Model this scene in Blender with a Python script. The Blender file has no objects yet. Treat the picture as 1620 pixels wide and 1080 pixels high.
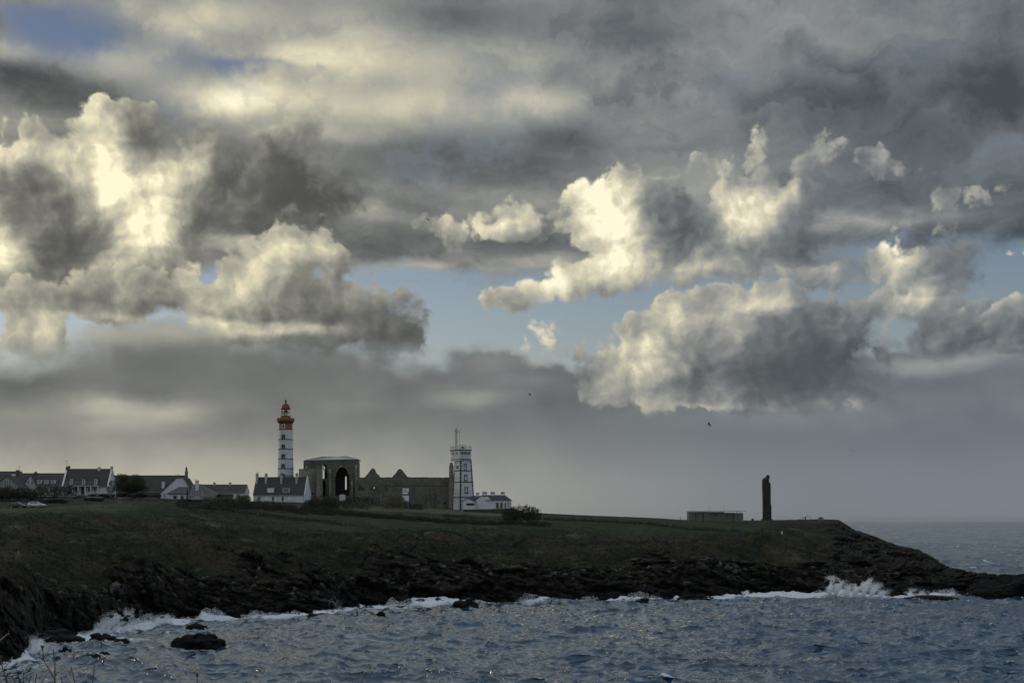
import bpy, bmesh, math, random
import numpy as np
from mathutils import Vector, Matrix
from mathutils.geometry import tessellate_polygon

scn = bpy.context.scene
COL = scn.collection
R = math.radians
F = 2250.0          # focal length in photograph pixels (50 mm on a 36 mm wide sensor)
HX, HY = 810.0, 824.0   # principal column and sea horizon row of the photograph
EYE = 17.0          # eye height over the sea in metres

# ------------------------------------------------------------------ camera
cam_d = bpy.data.cameras.new('camera')
cam_d.sensor_width = 36.0
cam_d.lens = 50.0
cam_d.shift_y = (824 - 540) / 1620.0
cam_d.clip_start = 0.3
cam_d.clip_end = 90000.0
cam = bpy.data.objects.new('camera', cam_d)
cam.location = (0, 0, EYE)
cam.rotation_euler = (R(90), 0, 0)
COL.objects.link(cam)
scn.camera = cam

# ------------------------------------------------------------------ light
SUN_AZ = -58.0      # degrees from the view direction, negative = left
SUN_EL = 13.0
sd = bpy.data.lights.new('sun', 'SUN')
sd.energy = 0.6
sd.angle = R(11)
sd.color = (1.0, 0.86, 0.66)
sun = bpy.data.objects.new('sun', sd)
_sv = Vector((math.sin(R(SUN_AZ)) * math.cos(R(SUN_EL)), math.cos(R(SUN_AZ)) * math.cos(R(SUN_EL)), math.sin(R(SUN_EL))))
sun.rotation_euler = _sv.to_track_quat('Z', 'Y').to_euler()
sun.location = (-60, 100, 90)
COL.objects.link(sun)

vs = scn.view_settings
vs.view_transform = 'Standard'
vs.look = 'None'
vs.exposure = 0.0
vs.gamma = 1.0
vs.use_curve_mapping = False
cy = scn.cycles
cy.max_bounces = 5
cy.diffuse_bounces = 2
cy.glossy_bounces = 3
cy.transmission_bounces = 4
cy.transparent_max_bounces = 6
cy.caustics_reflective = False
cy.caustics_refractive = False
cy.use_denoising = True
cy.denoiser = 'OPENIMAGEDENOISE'
cy.denoising_input_passes = 'RGB_ALBEDO_NORMAL'
cy.denoising_prefilter = 'ACCURATE'
cy.sample_clamp_direct = 1.2
cy.sample_clamp_indirect = 1.5
scn.render.filter_size = 1.5


# ------------------------------------------------------------------ node helper
class NT:
    def __init__(self, tree):
        self.t = tree
        self.n = tree.nodes
        self.l = tree.links

    def put(self, sock, v):
        if v is None:
            return
        if isinstance(v, bpy.types.NodeSocket):
            self.l.new(v, sock)
        elif isinstance(v, (tuple, list)) and len(v) == 3 and sock.type == 'RGBA':
            sock.default_value = (*v, 1)
        else:
            sock.default_value = v

    def m(self, op, a, b=None, c=None, clamp=False):
        n = self.n.new('ShaderNodeMath')
        n.operation = op
        n.use_clamp = clamp
        self.put(n.inputs[0], a)
        self.put(n.inputs[1], b)
        self.put(n.inputs[2], c)
        return n.outputs[0]

    def v(self, op, a, b=None, c=None, scale=None):
        n = self.n.new('ShaderNodeVectorMath')
        n.operation = op
        self.put(n.inputs[0], a)
        self.put(n.inputs[1], b)
        if c is not None:
            self.put(n.inputs[2], c)
        if scale is not None:
            self.put(n.inputs['Scale'], scale)
        return n.outputs['Value'] if op in ('DOT_PRODUCT', 'LENGTH', 'DISTANCE') else n.outputs['Vector']

    def noise(self, vec, scale, detail=5, rough=0.55, dim='3D', dist=0.0, color=False, w=None):
        n = self.n.new('ShaderNodeTexNoise')
        n.noise_dimensions = dim
        self.put(n.inputs['Vector'], vec)
        n.inputs['Scale'].default_value = scale
        n.inputs['Detail'].default_value = detail
        n.inputs['Roughness'].default_value = rough
        n.inputs['Distortion'].default_value = dist
        return n.outputs['Color' if color else 'Fac']

    def voro(self, vec, scale, dim='2D', feature='F1', out='Distance'):
        n = self.n.new('ShaderNodeTexVoronoi')
        n.voronoi_dimensions = dim
        n.feature = feature
        self.put(n.inputs['Vector'], vec)
        n.inputs['Scale'].default_value = scale
        return n.outputs[out]

    def sstep(self, x, a, b, lo=0.0, hi=1.0):
        n = self.n.new('ShaderNodeMapRange')
        n.interpolation_type = 'SMOOTHSTEP'
        self.put(n.inputs['Value'], x)
        for i, q in zip((1, 2, 3, 4), (a, b, lo, hi)):
            self.put(n.inputs[i], q)
        return n.outputs[0]

    def lin(self, x, a, b, lo=0.0, hi=1.0, clamp=True):
        n = self.n.new('ShaderNodeMapRange')
        n.clamp = clamp
        self.put(n.inputs['Value'], x)
        for i, q in zip((1, 2, 3, 4), (a, b, lo, hi)):
            self.put(n.inputs[i], q)
        return n.outputs[0]

    def mix(self, f, a, b, mode='MIX'):
        n = self.n.new('ShaderNodeMix')
        n.data_type = 'RGBA'
        n.blend_type = mode
        n.clamp_factor = True
        self.put(n.inputs[0], f)
        self.put(n.inputs[6], a)
        self.put(n.inputs[7], b)
        return n.outputs[2]

    def fmix(self, f, a, b):
        n = self.n.new('ShaderNodeMix')
        n.data_type = 'FLOAT'
        self.put(n.inputs[0], f)
        self.put(n.inputs[2], a)
        self.put(n.inputs[3], b)
        return n.outputs[0]

    def comb(self, x, y, z):
        n = self.n.new('ShaderNodeCombineXYZ')
        self.put(n.inputs[0], x)
        self.put(n.inputs[1], y)
        self.put(n.inputs[2], z)
        return n.outputs[0]

    def sep(self, v):
        n = self.n.new('ShaderNodeSeparateXYZ')
        self.put(n.inputs[0], v)
        return n.outputs[0], n.outputs[1], n.outputs[2]

    def ramp(self, f, stops):
        n = self.n.new('ShaderNodeValToRGB')
        r = n.color_ramp
        while len(r.elements) < len(stops):
            r.elements.new(0.5)
        for e, (p, c) in zip(r.elements, stops):
            e.position = p
            e.color = (*c, 1)
        self.put(n.inputs[0], f)
        return n.outputs[0]


# ------------------------------------------------------------------ sky: clear air behind three decks of procedural cloud
world = bpy.data.worlds.new('World')
scn.world = world
world.use_nodes = True
world.node_tree.nodes.clear()
W = NT(world.node_tree)
KS = 2.25   # sky plane unit: 1.0 = about 1000 photograph pixels of angle
SKY_STRENGTH = 0.09
NXS, NYS, RANK = 161, 85, 33
SX0, SX1, SY0, SY1 = -0.86, 0.86, -0.02, 0.86
_gx, _gy = np.meshgrid(np.linspace(SX0, SX1, NXS), np.linspace(SY0, SY1, NYS), indexing='ij')


def sky_pt(x, y):
    u, w = (x - HX) / F, (HY - y) / F
    a = math.atan(u)
    return (KS * a, KS * math.atan(w * math.cos(a)))


def puffs(blobs, k, X=_gx, Y=_gy):
    """cloud bodies: smooth union of round puffs, positive inside"""
    acc = None
    for (x, y, rx, ry) in blobs:
        cx, cy_ = sky_pt(x, y)
        rx, ry = rx / 1000, ry / 1000
        r = min(rx, ry) * 0.7 + 0.3 * max(rx, ry)
        d = r * (1 - np.hypot((X - cx) / rx, (Y - cy_) / ry))
        d = np.maximum(d, -0.22)
        if acc is None:
            acc = d
        else:
            h = np.maximum(k - np.abs(acc - d), 0) / k
            acc = np.maximum(acc, d) + h * h * h * k / 6
    return acc


def soft(blobs, X=_gx, Y=_gy):
    acc = np.zeros_like(X)
    for (x, y, rx, ry, amp) in blobs:
        cx, cy_ = sky_pt(x, y)
        q = ((X - cx) * 1000 / rx) ** 2 + ((Y - cy_) * 1000 / ry) ** 2
        acc += amp * np.exp(-0.87 * q)
    return acc


sheet_patches = [
    (390, 150, 95, 26, .42), (350, 165, 60, 16, .2), (500, 88, 85, 20, .34), (290, 25, 120, 26, .28), (845, 160, 60, 18, .30), (640, 165, 110, 26, .18),
    (660, 95, 120, 36, .14), (190, 95, 70, 26, .22), (18, 82, 45, 14, .30), (560, 45, 60, 30, .12), (1000, 120, 150, 40, .08),
    (70, 135, 130, 32, -.11), (690, 25, 110, 26, -.10), (720, 245, 190, 34, -.13), (620, 290, 120, 24, -.05), (830, 375, 120, 28, -.10),
    (900, 215, 60, 20, -.08), (1020, 215, 60, 20, .06), (1500, 230, 260, 120, -.10), (1350, 150, 160, 60, -.04), (1600, 90, 80, 110, -.05),
    (1250, 30, 140, 40, .06), (1480, 70, 120, 50, .08), (640, 426, 110, 7, .40), (860, 415, 40, 8, .2), (400, 385, 60, 10, .45),
    (1150, 130, 170, 60, .04), (1390, 352, 110, 10, .18), (560, 330, 40, 16, .2), (30, 190, 90, 14, .10), (600, 380, 60, 24, -.06), (720, 305, 150, 10, .06),
    (540, 215, 90, 12, .10), (1000, 60, 120, 30, -.05), (820, 95, 60, 30, .05), (1330, 90, 60, 20, .06)]
hole_patches = [(130, 55, 190, 60, .40), (1350, 60, 300, 60, .16), (100, 38, 44, 22, .62), (150, 55, 40, 18, .6), (25, 25, 40, 16, .5), (415, 100, 75, 10, .9), (60, 70, 40, 12, .5), (1490, 78, 90, 34, .75), (285, 200, 45, 24, .8), (1600, 20, 60, 30, .4),
                (1600, 425, 120, 50, 1.3), (1130, 460, 90, 22, 1.0), (1330, 395, 60, 14, .5), (1400, 520, 300, 80, 1.5)]
back_blobs = [
    (162, 200, 34, 38), (195, 205, 42, 40), (228, 225, 28, 36), (165, 250, 60, 50), (170, 300, 72, 56), (235, 285, 70, 50), (140, 290, 40, 40), (285, 262, 20, 26), (312, 258, 26, 34), (235, 345, 85, 60),
    (130, 300, 24, 22), (75, 235, 30, 26), (45, 250, 40, 30), (10, 262, 45, 30), (60, 290, 70, 50), (90, 350, 95, 75),
    (20, 400, 80, 60), (170, 430, 130, 60), (100, 440, 120, 40),
    (430, 285, 100, 62), (490, 235, 30, 38), (370, 330, 70, 50), (520, 296, 40, 28), (330, 290, 50, 44), (545, 320, 30, 18), (440, 350, 80, 30),
    (985, 347, 88, 58), (945, 338, 42, 50), (920, 302, 22, 24), (985, 298, 24, 18), (1035, 300, 24, 20), (1060, 350, 55, 50), (1170, 355, 74, 52), (1200, 305, 26, 24), (1225, 325, 50, 40), (1262, 312, 20, 20),
    (1275, 350, 42, 40), (1310, 385, 34, 26), (1150, 405, 120, 34), (975, 410, 60, 44), (915, 378, 26, 22), (950, 440, 50, 30), (1080, 425, 70, 22),
    (875, 455, 56, 24), (830, 472, 28, 12), (900, 432, 30, 18), (770, 360, 54, 18), (830, 345, 28, 22), (870, 365, 30, 14), (725, 360, 22, 12), (1290, 420, 40, 20), (1310, 440, 34, 14),
    (1165, 262, 34, 11), (1200, 242, 12, 13), (1300, 248, 12, 8), (1275, 262, 16, 6), (1418, 266, 18, 7), (1395, 250, 10, 6), (1525, 310, 12, 6),
    (1415, 402, 38, 26), (1460, 425, 46, 28), (1505, 408, 36, 22), (1455, 466, 56, 22), (1525, 440, 30, 22), (1500, 498, 50, 18), (1080, 445, 20, 14), (1400, 378, 20, 14),
    (1600, 395, 22, 9)]
back_patches = [
    (145, 290, 50, 48, .34), (200, 290, 80, 60, .32), (255, 330, 80, 56, .40), (290, 290, 50, 50, .25), (215, 395, 70, 26, .3), (240, 365, 60, 22, .3), (310, 258, 26, 34, .35), (155, 195, 22, 34, .35), (205, 215, 30, 20, -.40), (235, 245, 16, 24, -.25), (220, 265, 20, 12, -.2),
    (160, 240, 26, 18, .1), (55, 310, 58, 50, -.40), (100, 385, 80, 44, -.44), (100, 300, 30, 60, -.15), (60, 232, 60, 12, .34), (10, 248, 40, 12, .3), (10, 390, 26, 34, .55), (30, 425, 40, 24, .35), (97, 262, 14, 20, .42), (55, 308, 9, 7, .3), (20, 315, 7, 10, .25),
    (440, 285, 120, 62, -.66), (340, 345, 50, 40, -.5), (320, 310, 30, 30, -.2), (500, 330, 60, 30, -.3), (385, 318, 18, 14, .28), (430, 365, 60, 16, -.1), (545, 345, 40, 14, .25),
    (180, 455, 120, 24, .02), (165, 415, 30, 9, .4), (60, 450, 60, 24, -.08), (230, 385, 70, 14, .15), (210, 405, 40, 14, -.12), (270, 400, 40, 12, -.05),
    (950, 335, 60, 60, .55), (1000, 390, 62, 40, .40), (965, 300, 40, 14, .25), (1065, 335, 38, 44, -.46), (1090, 370, 30, 26, -.2), (1195, 340, 60, 46, .50), (1140, 310, 20, 24, .2), (1150, 370, 40, 20, .1), (1252, 312, 16, 20, .25), (1295, 365, 44, 44, -.56), (1180, 400, 80, 12, -.18), (1260, 400, 50, 16, -.25),
    (1150, 430, 110, 12, .34), (975, 430, 60, 26, .34), (870, 455, 50, 24, .42), (780, 356, 50, 18, .36), (840, 340, 24, 14, .2), (1180, 252, 40, 22, -.08), (1305, 245, 20, 12, .0), (1415, 262, 34, 12, .04), (1525, 308, 20, 10, -.05), (1285, 425, 40, 14, .3),
    (1420, 405, 44, 34, .42), (1400, 385, 20, 12, .2), (1520, 405, 50, 30, -.28), (1455, 470, 60, 26, .34), (1560, 440, 40, 30, -.1), (1600, 395, 30, 12, .3), (1470, 430, 20, 20, -.05)]
front_blobs = [
    (440, 460, 90, 62), (450, 410, 44, 32), (490, 412, 34, 32), (515, 445, 44, 44), (400, 480, 80, 44), (540, 490, 80, 50), (480, 480, 120, 60), (560, 462, 20, 20), (592, 466, 26, 28), (605, 505, 50, 44), (632, 530, 34, 36), (650, 545, 16, 24),
    (345, 475, 26, 18), (370, 455, 22, 18), (325, 490, 24, 14), (470, 520, 150, 34), (300, 455, 18, 30), (308, 440, 10, 16),
    (62, 528, 42, 26), (50, 512, 22, 14), (230, 470, 110, 26), (120, 490, 90, 18), (60, 470, 70, 24), (190, 440, 60, 16), (20, 545, 26, 10),
    (1170, 560, 190, 90), (1080, 500, 34, 34), (1100, 520, 44, 44), (1055, 535, 24, 22), (1180, 482, 36, 34), (1215, 470, 28, 26), (1250, 490, 44, 36), (1140, 490, 24, 22), (1320, 535, 80, 62), (1350, 500, 40, 30), (1000, 590, 62, 52), (1060, 590, 80, 56),
    (952, 565, 16, 16), (990, 545, 22, 18), (1025, 550, 20, 16), (965, 600, 34, 34), (1160, 620, 180, 38), (1300, 600, 100, 46), (850, 536, 24, 22), (858, 552, 28, 18), (914, 552, 16, 14), (935, 565, 14, 12),
    (1560, 525, 90, 32), (1480, 540, 60, 20), (1408, 500, 12, 20), (1400, 540, 14, 30), (1612, 552, 26, 16), (1600, 500, 40, 20)]
front_patches = [
    (360, 460, 30, 24, .30), (400, 440, 30, 30, .18), (330, 488, 24, 12, .3), (430, 440, 80, 50, .12), (480, 405, 50, 24, .25), (470, 480, 60, 26, -.24), (420, 520, 120, 12, .42), (510, 518, 60, 8, .3), (350, 520, 50, 14, .2), (560, 530, 90, 24, -.16), (615, 520, 40, 40, -.30), (560, 465, 16, 16, .25), (595, 462, 16, 14, .2), (505, 392, 20, 10, .3), (450, 395, 30, 10, .2),
    (470, 556, 170, 20, -.34), (58, 522, 40, 24, .50), (230, 475, 100, 16, .02), (300, 460, 14, 30, .35), (200, 505, 130, 8, .34), (250, 455, 60, 14, .1), (120, 470, 60, 12, -.05),
    (1230, 590, 120, 50, -.30), (1340, 550, 80, 50, -.30), (1115, 545, 26, 30, -.26), (1040, 560, 60, 50, .16), (1000, 620, 50, 26, .16), (1075, 500, 26, 18, .30), (1145, 500, 24, 34, .28), (1200, 475, 50, 14, .40), (1235, 480, 16, 20, .25), (1010, 590, 46, 36, .16), (975, 560, 34, 26, .2), (1160, 650, 150, 8, .42), (1050, 640, 50, 10, .2), (1250, 505, 40, 20, -.2), (1320, 640, 30, 10, .2),
    (1030, 550, 20, 14, .2), (850, 528, 20, 18, .35), (912, 545, 14, 12, .25), (1560, 525, 90, 34, -.38), (1405, 520, 14, 40, .35), (1612, 552, 20, 12, .3), (1200, 615, 60, 12, .06)]
low_top = [(460, 545, 230, 60, .048), (150, 530, 200, 50, .040), (850, 525, 20, 30, .022), (910, 540, 16, 26, .016), (770, 555, 50, 20, .006), (240, 540, 60, 60, .022), (1500, 480, 130, 80, .03), (1000, 560, 80, 80, -.02), (60, 560, 60, 60, -.016), (160, 560, 30, 30, -.012), (720, 570, 40, 40, -.006)]
low_patches = [(120, 530, 140, 16, .16), (430, 530, 130, 12, .10), (300, 520, 100, 14, .10), (230, 648, 70, 16, .22), (150, 640, 50, 14, .16), (280, 655, 30, 10, .12), (130, 625, 14, 14, .1), (190, 672, 60, 10, .12), (40, 655, 50, 12, .08), (760, 628, 40, 12, .14), (710, 640, 30, 8, .06), (580, 648, 12, 8, .10), (835, 604, 9, 7, .14),
               (240, 550, 45, 22, -.05), (60, 610, 110, 22, -.05), (400, 590, 160, 26, -.030), (1520, 570, 80, 12, .14), (1440, 578, 40, 8, .1), (1200, 665, 250, 16, .03), (650, 560, 60, 30, -.03), (770, 575, 40, 8, .04)]
SUN2 = (-0.86, 0.42)


def lit(blobs, patches, k, contrast, base):
    a, b = puffs(blobs, k), puffs(blobs, k, _gx + SUN2[0] * 0.06, _gy + SUN2[1] * 0.06)
    g = np.clip((a - b) / 0.06, -1.2, 1.2)
    return np.where(g > 0, g * 0.62, g * 0.40) * contrast + base + soft([(a_, b_, c_, d_, e_ if e_ > 0 else e_ * 0.72) for a_, b_, c_, d_, e_ in patches])


fields = [puffs(back_blobs, 0.022) * 4, lit(back_blobs, back_patches, 0.022, 0.60, 0.30),
          puffs(front_blobs, 0.020) * 4, lit(front_blobs, front_patches, 0.020, 0.55, 0.28),
          soft(sheet_patches), soft(hole_patches), soft(low_top) * 5, soft(low_patches) * 1.5]
# every layout field is carried by curve nodes: sum over k of X_k(azimuth) * Y_k(elevation)
_mat = np.concatenate(fields, axis=1)
_U, _s, _Vt = np.linalg.svd(_mat, full_matrices=False)
_U, _V = _U[:, :RANK] * np.sqrt(_s[:RANK]), (_Vt[:RANK].T * np.sqrt(_s[:RANK])).T


def curve3(tsock, rows, n):
    nd = W.n.new('ShaderNodeVectorCurve')
    mp = nd.mapping
    mp.use_clip = False
    mp.extend = 'HORIZONTAL'
    for c in range(3):
        cu = mp.curves[c]
        ys = rows[c]
        ts = np.linspace(-1, 1, n)
        cu.points[0].location = (-1, float(ys[0]))
        cu.points[1].location = (1, float(ys[-1]))
        for i in range(1, n - 1):
            cu.points.new(float(ts[i]), float(ys[i]))
        for p in cu.points:
            p.handle_type = 'VECTOR'
    mp.update()
    W.l.new(tsock, nd.inputs['Vector'])
    return nd.outputs[0]


tc = W.n.new('ShaderNodeTexCoord')
dirv = W.v('NORMALIZE', tc.outputs['Generated'])
dx, dy, dz = W.sep(dirv)
az = W.m('ARCTAN2', dx, dy)
el = W.m('ARCSINE', dz)
P0 = W.comb(W.m('MULTIPLY', az, KS), W.m('MULTIPLY', el, KS), 0.0)
wn = W.noise(W.v('MULTIPLY', P0, (1, 1, 0)), 6.0, 5, 0.6, dim='2D', color=True)
wv = W.v('SUBTRACT', wn, (0.5, 0.5, 0.5))
Pm = W.v('MULTIPLY_ADD', wv, (0.055, 0.042, 0), P0)
px, py, _ = W.sep(P0)
wx, wy, _ = W.sep(Pm)
tX = W.lin(wx, SX0, SX1, -1, 1)
tY = W.lin(wy, SY0, SY1, -1, 1)
tXv, tYv = W.comb(tX, tX, tX), W.comb(tY, tY, tY)
xb = [curve3(tXv, [_U[:, j + c] for c in range(3)], NXS) for j in range(0, RANK, 3)]
inside = W.m('MULTIPLY', W.sstep(W.m('ABSOLUTE', px), 0.80, 0.86, 1.0, 0.0), W.sstep(py, 0.815, 0.86, 1.0, 0.0))
# beyond the frame the same cloud goes on by chance
far_n = W.m('SUBTRACT', W.noise(dirv, 3.1, 3, 0.55), 0.5)


def field(i, rank, scale, outside):
    acc = None
    for b, j in enumerate(range(0, rank, 3)):
        yb = curve3(tYv, [_V[j + c, i * NYS:(i + 1) * NYS] for c in range(3)], NYS)
        d = W.v('DOT_PRODUCT', xb[b], yb)
        acc = d if acc is None else W.m('ADD', acc, d)
    return W.fmix(inside, outside, W.m('MULTIPLY', acc, scale))


belt = W.sstep(W.m('ABSOLUTE', W.m('SUBTRACT', py, 0.42)), 0.12, 0.45, -0.01, -0.2)
fDb = field(0, RANK, 0.25, W.m('MULTIPLY_ADD', far_n, 0.5, belt))
fLb = field(1, RANK, 1.0, W.m('MULTIPLY_ADD', far_n, 0.8, 0.30))
fDf = field(2, RANK, 0.25, -0.1)
fLf = field(3, RANK, 1.0, 0.3)
fS = field(4, 27, 1.0, W.m('MULTIPLY', far_n, 0.35))
fH = field(5, 21, 1.0, W.m('MULTIPLY_ADD', far_n, 1.6, 0.0))
fT = field(6, 15, 0.2, 0.0)
fP = field(7, 24, 1 / 1.5, 0.0)

# clear air
sky = W.n.new('ShaderNodeTexSky')
sky.sky_type = 'NISHITA'
sky.sun_disc = False
sky.sun_elevation = R(SUN_EL)
sky.sun_rotation = R(SUN_AZ)
sky.air_density = 1.0
sky.dust_density = 0.6
sky.ozone_density = 1.6
clear = W.mix(1.0, sky.outputs[0], (1.06, 0.93, 0.94), 'MULTIPLY')
clear = W.mix(W.sstep(py, 0.30, 0.75, 0.0, 0.55), clear, (0.75, 1.2, 2.3))
warm_side = W.sstep(px, 0.75, -0.65)


def tint(L, warm):
    cool = W.mix(W.lin(L, 0.10, 0.55), (0.84, 0.985, 1.15), (1.08, 1.01, 0.78))
    hot = W.mix(W.lin(L, 0.06, 0.65), (0.985, 1.0, 0.915), (1.09, 1.0, 0.70))
    return W.v('SCALE', W.mix(warm, cool, hot), scale=W.m('MULTIPLY', L, 1.0 / SKY_STRENGTH))


# --- deck 1: high grey sheet, seen in perspective
zz = W.m('ADD', W.m('MAXIMUM', dz, 0.0), 0.09)
plane = W.comb(W.m('DIVIDE', dx, zz), W.m('DIVIDE', dy, zz), 0.0)
pl = W.v('MULTIPLY_ADD', wv, (0.5, 0.5, 0.0), plane)
n1 = W.noise(W.v('MULTIPLY', pl, (1.0, 1.55, 1)), 1.25, 6, 0.58, dim='2D')
n1b = W.noise(W.v('MULTIPLY_ADD', pl, (1.0, 0.75, 1), (7.3, 2.1, 0)), 2.3, 5, 0.52, dim='2D')
L1 = W.m('ADD', fS, 0.215)
L1 = W.m('MULTIPLY', L1, W.m('MULTIPLY_ADD', n1, 2.2, -0.08))
L1 = W.m('MULTIPLY_ADD', W.m('SUBTRACT', n1b, 0.5), 0.24, L1)
L1 = W.m('MAXIMUM', L1, 0.075)
cov1 = W.m('MULTIPLY', W.sstep(W.m('MULTIPLY_ADD', W.m('SUBTRACT', n1b, 0.5), 2.6, fH), 0.15, 1.35, 1.0, 0.0),
           W.sstep(W.m('MULTIPLY_ADD', W.m('SUBTRACT', n1, 0.5), 0.10, wy), 0.365, 0.40))
skyc = W.mix(cov1, clear, tint(L1, W.m('MULTIPLY_ADD', warm_side, W.sstep(py, 0.5, 0.75, 0.75, 0.42), 0.08)))


# --- cumulus decks
def cumulus(fD, fL, amp, soft_e, seed, contrast, grow):
    q = W.v('ADD', Pm, (seed, seed * 0.7, 0))

    def rough(off, detail):
        p = W.v('ADD', q, off) if off else q
        f = W.noise(p, 9.0, detail, 0.60, dim='2D')
        t = W.m('MULTIPLY', f, amp * 2.2)
        t = W.m('MULTIPLY_ADD', W.voro(p, 15.0), -amp * 0.75, t)
        t = W.m('MULTIPLY_ADD', W.voro(p, 38.0), -amp * 0.40, t)
        return W.m('MULTIPLY_ADD', W.voro(p, 84.0), -amp * 0.17, t)
    r0 = rough(None, 7)
    r1 = rough((SUN2[0] * 0.016, SUN2[1] * 0.016, 0), 5)
    d0 = W.m('ADD', W.m('ADD', fD, r0), amp * 0.60 - amp * 1.1 + grow)
    gn = W.m('MULTIPLY', W.m('SUBTRACT', r0, r1), 0.21 * contrast / 0.016)
    rim = W.sstep(d0, 0.0, 0.030, 0.20, 0.0)
    light = W.m('ADD', W.m('ADD', fL, gn), rim)
    fn = W.noise(W.v('ADD', Pm, (seed, 3, 0)), 22.0, 4, 0.6, dim='2D')
    light = W.m('MULTIPLY_ADD', W.m('SUBTRACT', fn, 0.5), 0.20, light)
    L = W.m('MINIMUM', W.m('MULTIPLY', W.m('POWER', 2.0, W.m('MULTIPLY', W.m('SMOOTH_MAX', light, -0.06, 0.5), 3.1)), 0.098), 0.95)
    return L, W.sstep(d0, 0.0, W.m('MULTIPLY', W.sstep(light, 0.05, 0.7, 1.9, 0.75), W.m('MULTIPLY', fn, soft_e))), d0


Lb, ab, db = cumulus(fDb, fLb, 0.046, 0.044, 3.7, 0.66, 0.010)
skyc = W.mix(ab, skyc, tint(Lb, W.m('MULTIPLY_ADD', warm_side, 0.85, 0.15)))

# --- low deck: dark base band thinning into the hazy air above the horizon
nb = W.noise(W.v('MULTIPLY', P0, (1.0, 1.8, 1)), 5.0, 6, 0.58, dim='2D')
nbc = W.m('SUBTRACT', nb, 0.5)
edge = W.m('SUBTRACT', W.m('ADD', fT, 0.271), py)
edge = W.m('MULTIPLY_ADD', nbc, 0.070, edge)
edge = W.m('MULTIPLY_ADD', W.voro(Pm, 26.0), -0.014, W.m('SUBTRACT', edge, 0.004))
ac = W.sstep(edge, 0.0, W.fmix(W.sstep(px, -0.2, 0.0), 0.055, 0.018))
deck = W.sstep(wy, 0.02, 0.20)
L_low = W.fmix(W.sstep(px, -0.75, 0.55), 0.46, 0.222)        # hazy air at the horizon, brighter towards the sun
L_deck = W.fmix(W.sstep(px, -0.8, 0.6), 0.195, 0.165)
Lc = W.fmix(W.sstep(W.m('MULTIPLY_ADD', nbc, 0.10, wy), 0.045, 0.175), L_low, L_deck)
Lc = W.m('ADD', Lc, fP)
Lc = W.m('MULTIPLY', Lc, W.m('MULTIPLY_ADD', nbc, W.fmix(deck, 0.10, 0.65), 1.0))
Lc = W.m('ADD', Lc, W.sstep(edge, 0.020, 0.0, 0.0, 0.13))
lowc = tint(Lc, W.m('MULTIPLY', warm_side, 0.72))
violet = W.m('MULTIPLY', W.sstep(px, -0.1, 0.7), W.sstep(wy, 0.27, 0.05, 0.0, 0.6))
lowc = W.mix(violet, lowc, W.v('MULTIPLY', lowc, (0.93, 0.985, 1.10)))
skyc = W.mix(ac, skyc, lowc)

Lf, af, df = cumulus(fDf, fLf, 0.040, 0.036, 11.3, 0.64, 0.013)
# bases of the front clouds dissolve into the low deck
rt = W.sstep(px, -0.15, 0.05)
af = W.m('MULTIPLY', af, W.sstep(W.m('MULTIPLY_ADD', nbc, 0.06, py), W.fmix(rt, 0.225, 0.150), W.fmix(rt, 0.285, 0.19)))
skyc = W.mix(af, skyc, tint(Lf, W.m('MULTIPLY_ADD', warm_side, 0.9, 0.15)))

# gain on unseen sky: front-lit clouds behind viewer, overhead added to brighten the sea
unseen_sky_gain = W.sstep(W.v('DOT_PRODUCT', dirv, (math.sin(R(SUN_AZ)), math.cos(R(SUN_AZ)), 0.0)), 0.15, -0.9, 1.0, 1.8)
unseen_sky_gain = W.m('MAXIMUM', unseen_sky_gain, W.sstep(dz, 0.335, 0.58, 1.0, 2.7))
skyc = W.v('MULTIPLY', skyc, W.mix(W.lin(unseen_sky_gain, 1.0, 3.0), (1, 1, 1), (0.93, 1.0, 1.12)))
skyc = W.v('SCALE', skyc, scale=unseen_sky_gain)
# below the horizon: dim sea-coloured air
skyc = W.mix(W.sstep(dz, -0.004, -0.0005, 1.0, 0.0), skyc, (0.9, 1.05, 1.2))
bg = W.n.new('ShaderNodeBackground')
W.l.new(skyc, bg.inputs['Color'])
bg.inputs['Strength'].default_value = SKY_STRENGTH
wo = W.n.new('ShaderNodeOutputWorld')
W.l.new(bg.outputs[0], wo.inputs['Surface'])
world.cycles.sampling_method = 'MANUAL'
world.cycles.sample_map_resolution = 512

# ------------------------------------------------------------------ small toolkit
rng = random.Random(11)
nrg = np.random.default_rng(5)


def P(x, y, d):
    """photograph pixel at a depth of d metres -> place in the world"""
    return Vector(((x - HX) / F * d, d, EYE + (HY - y) / F * d))


def link(o, parent=None):
    COL.objects.link(o)
    if parent is not None:
        o.parent = parent
    return o


def tag(o, label=None, cat=None, group=None, kind=None):
    if label:
        o['label'] = label
    if cat:
        o['category'] = cat
    if group:
        o['group'] = group
    if kind:
        o['kind'] = kind
    return o


def empty(name, loc, rz=0.0):
    o = bpy.data.objects.new(name, None)
    o.location = loc
    o.rotation_euler = (0, 0, rz)
    o.empty_display_size = 0.5
    return link(o)


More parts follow.
